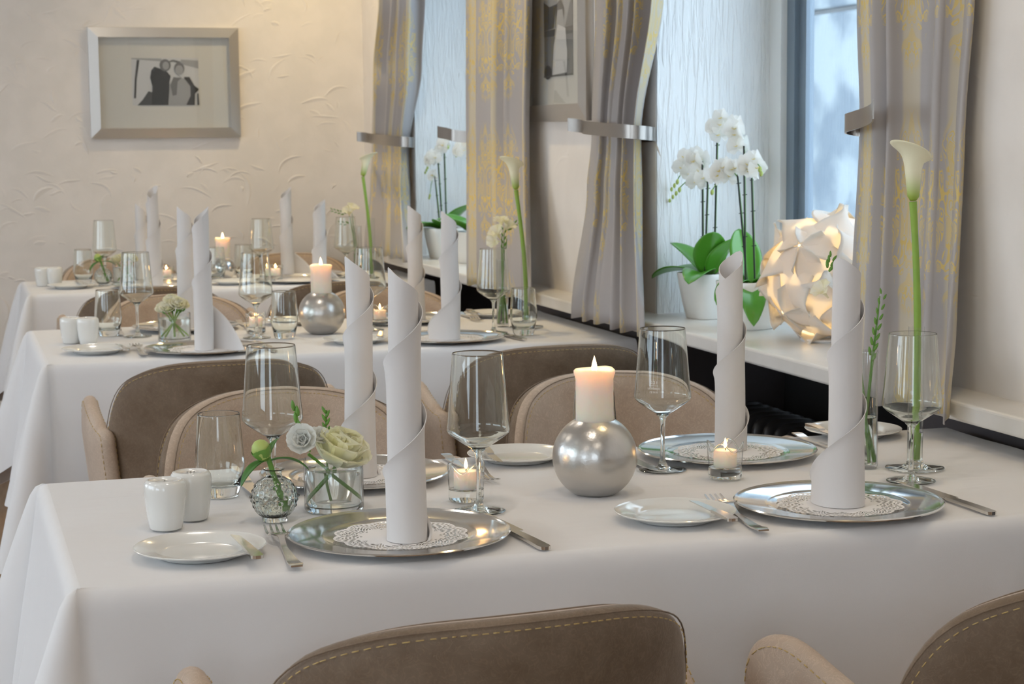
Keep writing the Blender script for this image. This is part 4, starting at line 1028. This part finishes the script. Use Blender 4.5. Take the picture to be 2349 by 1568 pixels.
calla('front', 1.523, 2.712, (-.010, .0, .440), (.006, 0, .25), R(20), (R(-4), R(4)))
calla('middle', 1.605, 5.110, (-.028, 0, .395), (.0, 0, .2), R(30), (R(-8), R(4)))
calla('rear', 1.600, 7.10, (-.030, 0, .395), (-.005, 0, .2), R(150), (R(12), R(4)))

# orchids
def orchid_flower():
    mb = MB()
    for k, (az, Lp, Wp) in enumerate(((90, .021, .0085), (215, .021, .0085), (325, .021, .0085))): place_petal(mb, petalfn(Lp, Wp, .25, -.2, .4, .35), R(az - 90), R(8), (0, 0, 0), 4, 6)
    for az in (20, 160): place_petal(mb, petalfn(.023, .0165, .2, -.25, .3, .3), R(az - 90), R(14), (0, 0, .0015), 6, 7)
    place_petal(mb, petalfn(.009, .005, 1.2, .8, 0, .5), R(270 - 90), R(55), (0, 0, .003), 4, 5, mi=1)
    return mb.mesh('blossom', ['petal', 'lip'], True, None)
ME['orch'] = orchid_flower()
ME['obud'] = lathe([(0, -.007), (.003, -.005), (.0048, 0), (.0042, .005), (.002, .008), (0, .009)], 12).mesh('bud', 'bud')
def potmesh(w, h):
    mb = MB()
    def sq(s, z):
        out = []
        for k in range(48):
            a = 2 * pi * k / 48; c, d = cos(a), sin(a); r = s / (abs(c) ** 3.6 + abs(d) ** 3.6) ** (1 / 3.6); out.append((r * c, r * d, z))
        return out
    prof = [(w * .34, 0), (w * .36, .003), (w * .42, h * .35), (w * .475, h * .75), (w * .5, h - .002), (w * .495, h), (w * .47, h - .001), (w * .46, h - .012)]
    v = []
    for s, z in prof: v += sq(s, z)
    f = [(i * 48 + k, i * 48 + (k + 1) % 48, (i + 1) * 48 + (k + 1) % 48, (i + 1) * 48 + k) for i in range(len(prof) - 1) for k in range(48)]
    f.append(tuple(range(47, -1, -1))); mb.add(v, f); p = mb.mesh('pot', 'porcelain', True, 50)
    b = MB(); vv = sq(w * .465, h - .012); b.add(vv + [(0, 0, h - .008)], [(k, (k + 1) % 48, 48) for k in range(48)]); return p, b.mesh('substrate', 'bark', True, None)
ME['pot'], ME['soil'] = potmesh(.142, .118)
ME['oleaf'] = {}
def orchid(which, x, y, stems, leaves, rz=0.):
    pt = thing('flower_pot', 'white tapered ceramic pot, ' + which, 'flower pot', (x, y, SZ), rz, 'white orchid pots')
    ob('pot', ME['pot'], pt); ob('substrate', ME['soil'], pt)
    o = thing('orchid', 'white moth orchid with glossy leaves, ' + which, 'orchid', (x, y, SZ + .105), 0, 'white orchids')
    for (az, Lf, Wf, el, curl) in leaves:
        Lf *= 1.18; Wf *= 1.25
        key = (Lf, Wf, curl)
        if key not in ME['oleaf']: ME['oleaf'][key] = leafmesh(Lf, Wf, curl, .35, 'leaf', 0, 'leaf', .002)
        ob('leaf', ME['oleaf'][key], o, (.012 * cos(R(az)), .012 * sin(R(az)), .004), (Matrix.Rotation(R(az - 90), 3, 'Z') @ Matrix.Rotation(R(el), 3, 'X')).to_euler())
    rng = random.Random(int(x * 100 + y * 10))
    for (b, tp, arch, nfl, nb) in stems:
        b = Vector(b); tp = Vector(tp); ar = Vector(arch)
        tube(bez(b, b + (tp - b) * .5 + Vector((0, 0, .02)), tp, None, 10), .0019, 7).obj('flower_stem', 'stem', o)
        st = tp + Vector((0, 0, .01)); tube([b + Vector((-.003, -.003, -.005)), st + Vector((-.003, -.003, .0))], .0022, 6).obj('support_stick', 'stick', o)
        for q in (.35, .65, .92):
            c = (b + Vector((-.003, -.003, 0))).lerp(st, q); tube([c + Vector((-.006, 0, 0)), c + Vector((.006, 0, .0012))], .0012, 5).obj('clip', 'stick', o)
        path = bez(tp, tp + Vector((ar[0] * .3, ar[1] * .3, .045)), tp + ar, None, 12); tube(path, .0014, 6).obj('flower_spray', 'stem', o)
        for k in range(nfl):
            p = Vector(path[min(12, int(2 + k * 8 / max(1, nfl)))]) + Vector((rng.uniform(-.016, .004), rng.uniform(-.018, .018), rng.uniform(-.014, .014)))
            bloom('blossom', 'orch', o, p, (-.75 + rng.uniform(-.4, .4), -.75 + rng.uniform(-.5, .5), rng.uniform(-.25, .35)), rng.uniform(1.05, 1.28), rng.uniform(-.4, .4))
        for k in range(nb):
            p = Vector(path[12]) + Vector((ar[0] * .10 * k, ar[1] * .13 * k, -.010 * k - .004)); bloom('bud', 'obud', o, p, (0, .2, -.6), 1. - .08 * k)
orchid('rear one on the near window sill', 1.895, 4.455,
       [((-.01, .01, 0), (-.01, .015, .29), (-.03, .10, -.04), 7, 3), ((.012, -.01, 0), (.012, -.03, .36), (-.01, -.10, .045), 8, 1), ((-.014, -.012, 0), (-.01, -.02, .24), (-.03, .12, -.01), 4, 4)],
       [(228, .125, .034, 22, .9), (122, .15, .036, 18, .8), (300, .11, .036, 62, .35), (120, .12, .034, 50, .5), (255, .12, .038, 66, .3)], .2)
orchid('front one on the near window sill', 1.885, 4.175,
       [((.0, .01, 0), (-.01, .05, .26), (-.03, .09, -.03), 8, 1), ((.01, -.012, 0), (.0, -.01, .27), (-.02, -.09, .02), 7, 2), ((-.01, .0, 0), (.0, .035, .33), (-.01, .06, .07), 6, 0)],
       [(250, .14, .030, 6, 1.5), (310, .11, .034, 20, 1.0), (200, .10, .030, 16, 1.4), (80, .14, .034, 62, .35), (20, .1, .03, 30, .8)], .35)
orchid('far window sill, left of the curtain', 1.870, 7.02,
       [((0, .01, 0), (-.01, .03, .27), (-.02, .09, -.02), 8, 3), ((.01, -.01, 0), (.0, -.03, .30), (-.01, -.09, .03), 8, 1), ((-.012, 0, 0), (-.01, .08, .20), (-.01, .05, -.06), 1, 2)],
       [(190, .13, .034, 30, .9), (250, .13, .034, 35, .7), (300, .16, .034, 48, .5), (150, .12, .03, 25, 1.)], .1)
orchid('far window sill, half behind the curtain', 1.900, 6.70,
       [((0, .01, 0), (-.01, .04, .30), (-.02, .08, .0), 8, 1), ((.0, .0, 0), (-.01, -.02, .31), (-.02, -.06, .02), 6, 0)],
       [(190, .13, .034, 40, .6), (130, .13, .034, 45, .6), (280, .12, .034, 30, .8)], .5)

# ---------------------------------------------------------------- curtains and tiebacks
def curtain(label, stations, folds, ph, ret=.012):
    """stations: (z, ymin, ymax, xcentre, amplitude) from the top down"""
    rng = random.Random(int(ph * 100)); fr = [rng.uniform(-.5, .5) for _ in range(8)]
    def at(z):
        for a, b in zip(stations, stations[1:]):
            if z <= a[0] and z >= b[0]:
                t = (a[0] - z) / (a[0] - b[0]); t = t * t * (3 - 2 * t); return [p + (q - p) * t for p, q in zip(a[1:], b[1:])]
        return stations[-1][1:] if z < stations[-1][0] else stations[0][1:]
    zt, zb = stations[0][0], stations[-1][0]; nu, nv = 150, 60; mb = MB(); P = []; UV = []
    width = 1.55
    for i in range(nu + 1):
        for j in range(nv + 1):
            u = i / nu; z = zt + (zb - zt) * j / nv; y0, y1, xc, am = at(z)
            uu = u + .035 * sin(2 * pi * u * 2 + ph) ; w_ = 2 * pi * (folds * uu) + ph + .5 * sin(z * 2 + ph) * (1 - .0)
            x = xc + am * (cos(w_) * (.75 + .25 * sin(u * 9 + ph * 2)) + .18 * cos(2 * w_ + 1))
            y = y0 + (y1 - y0) * u + am * .45 * sin(w_ * 1. + .9)
            rk = max(0., 1 - u / .07) ** 2 + max(0., (u - .93) / .07) ** 2
            x0_ = x
            if z > .86: x += (WX - ret - x) * rk * min(1., (z - .86) / .25); y *= x / x0_
            P.append((x, y, z + (.004 * cos(w_) if j == nv else 0))); UV.append((u * width, z))
    V = nv + 1; f = [(i * V + j, (i + 1) * V + j, (i + 1) * V + j + 1, i * V + j + 1) for i in range(nu) for j in range(nv)]
    mb.add(P, f); me = mb.mesh('curtain', 'curtain', True, None); ul = me.uv_layers.new(name='UVMap')
    for lp in me.loops: ul.data[lp.index].uv = UV[lp.vertex_index]
    t = thing('curtain', label, 'curtain', (0, 0, 0), 0, 'damask curtains')
    o = ob('fabric', me, t); md = o.modifiers.new('thickness', 'SOLIDIFY'); md.thickness = .0018; md.offset = 0
    # rod rings are out of sight: a plain pole carries the heading
    tube([(stations[0][3], stations[0][1] - .06, zt + .02), (stations[0][3], stations[0][2] + .06, zt + .02)], .014, 12).obj('rod', 'tie', t)
    return t
XC = 1.757
curtain('grey gold damask curtain left of the far window, by the back wall', [(2.420, 6.592, 7.488, 1.757, 0.040), (1.848, 6.919, 7.541, 1.757, 0.036), (1.563, 6.961, 7.678, 1.757, 0.034), (1.247, 7.130, 7.731, 1.757, 0.022), (1.090, 7.070, 7.709, 1.745, 0.030), (0.828, 6.824, 7.605, 1.690, 0.024)], 4.2, .4)
curtain('brown grey damask curtain between the far window and the small picture', [(2.420, 5.442, 6.254, 1.757, 0.034), (1.774, 5.474, 6.254, 1.757, 0.034), (1.289, 5.521, 6.276, 1.757, 0.030), (0.805, 5.303, 6.069, 1.690, 0.024)], 4.6, 1.7, .05)
curtain('pale gold damask curtain tied back left of the near window', [(2.420, 4.061, 4.852, 1.757, 0.042), (1.669, 4.440, 4.852, 1.757, 0.038), (1.300, 4.583, 4.920, 1.757, 0.024), (1.142, 4.559, 4.937, 1.750, 0.028), (0.795, 4.370, 4.913, 1.690, 0.024)], 5.0, 2.6)
curtain('grey damask curtain with gold ornaments right of the near window', [(2.420, 2.911, 3.438, 1.757, 0.036), (1.563, 2.953, 3.386, 1.757, 0.036), (1.310, 2.974, 3.365, 1.757, 0.032), (0.957, 2.938, 3.333, 1.730, 0.030), (0.795, 2.880, 3.275, 1.690, 0.024)], 3.1, 4.35)
def tieback(label, pts, z0, dz, h=.046):
    P = [Vector((p[0], p[1], 0)) for p in pts]; n = len(P)
    # catmull-rom through the plan points
    Q = []
    for i in range(n - 1):
        p0 = P[max(0, i - 1)]; p1 = P[i]; p2 = P[i + 1]; p3 = P[min(n - 1, i + 2)]
        for k in range(8):
            t = k / 8; Q.append(.5 * (2 * p1 + (p2 - p0) * t + (2 * p0 - 5 * p1 + 4 * p2 - p3) * t * t + (3 * p1 - p0 - 3 * p2 + p3) * t ** 3))
    Q.append(P[-1]); m_ = len(Q) - 1
    def fn(u, v): q = Q[min(m_, int(round(u * m_)))]; return (q[0], q[1], z0 + dz * u + (v - .5) * h)
    o = grid(fn, m_, 2, thick=.003).obj('curtain_tieback', 'tie'); return tag(o, label, 'tieback', 'metal curtain tiebacks')
tieback('brushed metal tieback holding the curtain by the back wall', [(1.672, 7.66), (1.700, 7.62), (1.706, 7.55), (1.702, 7.398), (1.705, 7.219), (1.73, 7.109), (1.78, 7.12), (1.81, 7.329)], 1.300, -.03, .040)
tieback('brushed metal tieback on the brown grey curtain left of the small picture', [(1.67, 6.333), (1.692, 6.282), (1.712, 6.247), (1.78, 6.204), (1.81, 6.174)], 1.315, -.03, .040)
tieback('brushed metal tieback with curled end on the pale gold curtain', [(1.688, 4.97), (1.708, 4.92), (1.706, 4.884), (1.702, 4.774), (1.704, 4.648), (1.725, 4.567), (1.77, 4.566), (1.805, 4.616), (1.81, 4.872)], 1.330, -.035, .036)
tieback('brushed metal tieback on the ornamented curtain beside the calla', [(1.672, 3.151), (1.685, 3.181), (1.698, 3.232), (1.702, 3.284), (1.712, 3.341), (1.745, 3.354), (1.785, 3.269), (1.81, 3.171)], 1.345, -.045, .036)

# ---------------------------------------------------------------- pictures
def frame_picture(label, origin, ux, nrm, W, H, bw, dep, opening, polys, name):
    """origin: lower left corner at the wall, ux: unit vector to the right, nrm: out of the wall"""
    ux = Vector(ux); n = Vector(nrm); uz = Vector((0, 0, 1)); O = Vector(origin)
    pt = lambda a, b, c: tuple(ux * a + uz * b + n * c)
    t = thing('framed_picture', label, 'picture', origin)
    t0 = [(0, 0), (W, 0), (W, H), (0, H)]; t1 = [(bw, bw), (W - bw, bw), (W - bw, H - bw), (bw, H - bw)]
    for i in range(4):
        a, b = t0[i], t0[(i + 1) % 4]; c, d = t1[(i + 1) % 4], t1[i]
        mb = MB(); v = [pt(*a, 0), pt(*b, 0), pt(*c, 0), pt(*d, 0), pt(*a, dep * .75), pt(*b, dep * .75), pt(*c, dep), pt(*d, dep)]
        mb.add(v, [(0, 1, 2, 3), (4, 7, 6, 5), (0, 4, 5, 1), (2, 6, 7, 3), (1, 5, 6, 2), (3, 7, 4, 0)]); mb.obj('frame_bar', 'pframe', t, smooth=False)
    mb = MB(); mb.add([pt(bw, bw, .008), pt(W - bw, bw, .008), pt(W - bw, H - bw, .008), pt(bw, H - bw, .008)], [(0, 1, 2, 3)]); mb.obj('mount_board', 'passe', t, smooth=False)
    ox, oz, ow, oh = opening; mb = MB()
    for k, (mi, pg) in enumerate(polys): mb.add([pt(ox + p[0] * ow, oz + p[1] * oh, .0086 + .00025 * k) for p in pg], [tuple(range(len(pg)))], mi)
    mb.obj('photograph', ['grey0', 'grey1', 'grey2', 'grey3', 'grey4'], t, smooth=False)
    mb = MB(); mb.add([pt(bw, bw, dep * .7), pt(W - bw, bw, dep * .7), pt(W - bw, H - bw, dep * .7), pt(bw, H - bw, dep * .7)], [(0, 1, 2, 3)]); mb.obj('glass_pane', 'pane', t, smooth=False)
def ell(cx, cy, rx, ry, n=18): return [(cx + rx * cos(2 * pi * k / n), cy + ry * sin(2 * pi * k / n)) for k in range(n)]
couple = [(4, [(0, 0), (1, 0), (1, 1), (0, 1)]),
          (3, [(0, .98), (.45, .93), (.45, .99), (0, 1)]), (2, [(.48, .9), (.62, .97), (1, .84), (1, .80), (.62, .92)]), (3, [(.72, .88), (1, .78), (1, .95), (.74, .97)]),
          (1, [(.02, .15), (.05, .15), (.07, .55), (.12, .96), (.08, .96), (.04, .55)]),
          (1, [(.07, 0), (.30, 0), (.31, .27), (.24, .30), (.15, .12)]),
          (0, [(.28, 0), (.54, 0), (.56, .5), (.58, .62), (.52, .72), (.42, .78), (.34, .82), (.29, .74), (.27, .58), (.30, .40)]),
          (2, ell(.50, .85, .085, .13)), (3, ell(.51, .84, .05, .085)),
          (0, [(.80, 0), (.93, 0), (.94, .24), (1, .34), (.93, .42), (.86, .60), (.78, .60)]),
          (3, [(.53, 0), (.80, 0), (.87, .2), (.87, .40), (.80, .54), (.72, .60), (.62, .58), (.56, .44)]),
          (2, [(.60, .20), (.66, .22), (.68, .5), (.74, .58), (.62, .60), (.57, .42)]),
          (2, ell(.71, .78, .078, .13)), (3, ell(.71, .745, .062, .105)), (3, ell(.77, .46, .04, .07)), (1, [(.97, 0), (1, 0), (.99, .25), (.97, .25)])]
frame_picture('wide silver framed black and white photograph of two people on the back wall', (.622, YB - .001, 1.302), (1, 0, 0), (0, -1, 0), .637, .468, .042, .03, (.180, .139, .283, .200), couple, 'a')
bride = [(2, [(0, 0), (1, 0), (1, 1), (0, 1)]), (3, [(0, .55), (1, .55), (1, .9), (.8, 1), (0, 1)]), (1, [(0, .52), (1, .52), (1, .62), (0, .60)]), (1, [(0, .6), (.35, .62), (.45, .92), (.2, .9), (0, .97)]), (2, [(.75, .62), (1, .62), (1, 1), (.9, .9)]),
         (1, [(.40, .62), (.70, .62), (.72, .85), (.60, .97), (.45, .92)]), (3, [(.38, .5), (.75, .5), (.70, .72), (.66, .84), (.5, .84), (.44, .7)]), (4, [(.30, .02), (.80, .04), (.82, .3), (.76, .6), (.5, .66), (.36, .4)]), (0, ell(.14, .06, .13, .09)), (1, [(0, 0), (1, 0), (1, .02), (0, .02)])]
frame_picture('silver framed portrait photograph of a figure in white on the wall between the windows', (WX - .001, 5.700, 1.342), (0, -1, 0), (-1, 0, 0), .60, .74, .05, .032, (.170, .135, .275, .235), bride, 'b')

# ---------------------------------------------------------------- swirl lamp on the sill
def swirl_lamp(cx, cy, cz, Rr):
    t = thing('table_lamp', 'lit white swirl puzzle lamp of interlocking plastic pieces on the near sill', 'lamp', (cx, cy, SZ))
    ph = (1 + 5 ** .5) / 2
    ico = [Vector(p).normalized() for p in [(0, s1, s2 * ph) for s1 in (-1, 1) for s2 in (-1, 1)] + [(s1, s2 * ph, 0) for s1 in (-1, 1) for s2 in (-1, 1)] + [(s2 * ph, 0, s1) for s1 in (-1, 1) for s2 in (-1, 1)]]
    dode = [Vector(p).normalized() for p in [(a, b, c) for a in (-1, 1) for b in (-1, 1) for c in (-1, 1)] + [(0, a / ph, b * ph) for a in (-1, 1) for b in (-1, 1)] + [(a / ph, b * ph, 0) for a in (-1, 1) for b in (-1, 1)] + [(b * ph, 0, a / ph) for a in (-1, 1) for b in (-1, 1)]]
    base = MB(); H = cz - SZ
    T = Matrix.Rotation(.45, 3, 'Z') @ Matrix.Rotation(.3, 3, 'X')
    faces = []
    for i in range(12):
        for j in range(i + 1, 12):
            if ico[i].dot(ico[j]) > .4:
                mid = (ico[i] + ico[j]).normalized(); dv = sorted(dode, key=lambda d: -d.dot(mid))[:2]; faces.append((mid, ico[i], ico[j], dv[0], dv[1]))
    for (c, a, b, d, e) in faces:
        X = (a - b).normalized(); Y = c.cross(X).normalized()
        def fn(u, v, c=c, X=X, Y=Y):
            # S shaped tile: rhombus with swirling corners, its lobes lift out of the sphere
            s = (u - .5) * 2; q = (v - .5) * 2
            half = .37 * max(0., 1 - abs(s) ** 2.0) ** .6 + .085
            x = .66 * s; y = half * q
            tw = 1.25 * s * abs(s)                      # corners curl in a spiral
            x2 = x * cos(tw * .55) - y * sin(tw * .55); y2 = x * sin(tw * .75) + y * cos(tw * .55)
            lift = 1.0 + .04 * s * s + .24 * q * abs(q) ** .35 * (s * .8 + .25) - .16 * max(0, abs(s) - .75)
            p = (c + X * x2 + Y * y2).normalized() * (Rr * lift)
            p = T @ p; return (p[0], p[1], p[2] * 1.03 + H)
        grid(fn, 26, 12, thick=.0012).obj('shade_panel', 'shade', t, angle=None)
    lathe([(0, .0), (.055, .0), (.058, .003), (.055, .006), (.012, .007), (.010, .03), (.013, .05), (.013, .075), (0, .076)], 40).obj('lamp_base', 'lumin', t)
    lathe([(0, -.030), (.012, -.026), (.018, -.012), (.022, .006), (.018, .022), (.008, .03), (0, .031)], 20).obj('bulb', 'bulb', t, (0, 0, H - .02))
    l = bpy.data.lights.new('lamp_light', 'POINT'); l.energy = 2.0; l.color = (1, .80, .50); l.shadow_soft_size = .03
    o = bpy.data.objects.new('lamp_light', l); COL.objects.link(o); o.location = (cx, cy, cz + .02)
swirl_lamp(1.935, 3.865, .975, .135)

# ---------------------------------------------------------------- housings of the added ceiling fill lamps and of the downlights
for i, (x, y) in enumerate(FILL_LAMPS):
    o = lathe([(.082, 0), (.10, -.002), (.105, .03), (.085, .03)], 48).obj('ceiling_fill_lamp', 'lumin', None, (x, y, CEIL - .031)); tag(o, 'small round unseen ceiling lamp added as fill over the dining room', 'lamp', 'added ceiling fill lamps')
for i, (x, y) in enumerate(SPOTS):
    o = lathe([(.047, 0), (.06, .0), (.062, .025), (.05, .025)], 32).obj('downlight', 'lumin', None, (x, y, CEIL - .026)); tag(o, 'small recessed downlight near the window wall', 'lamp', 'recessed downlights')
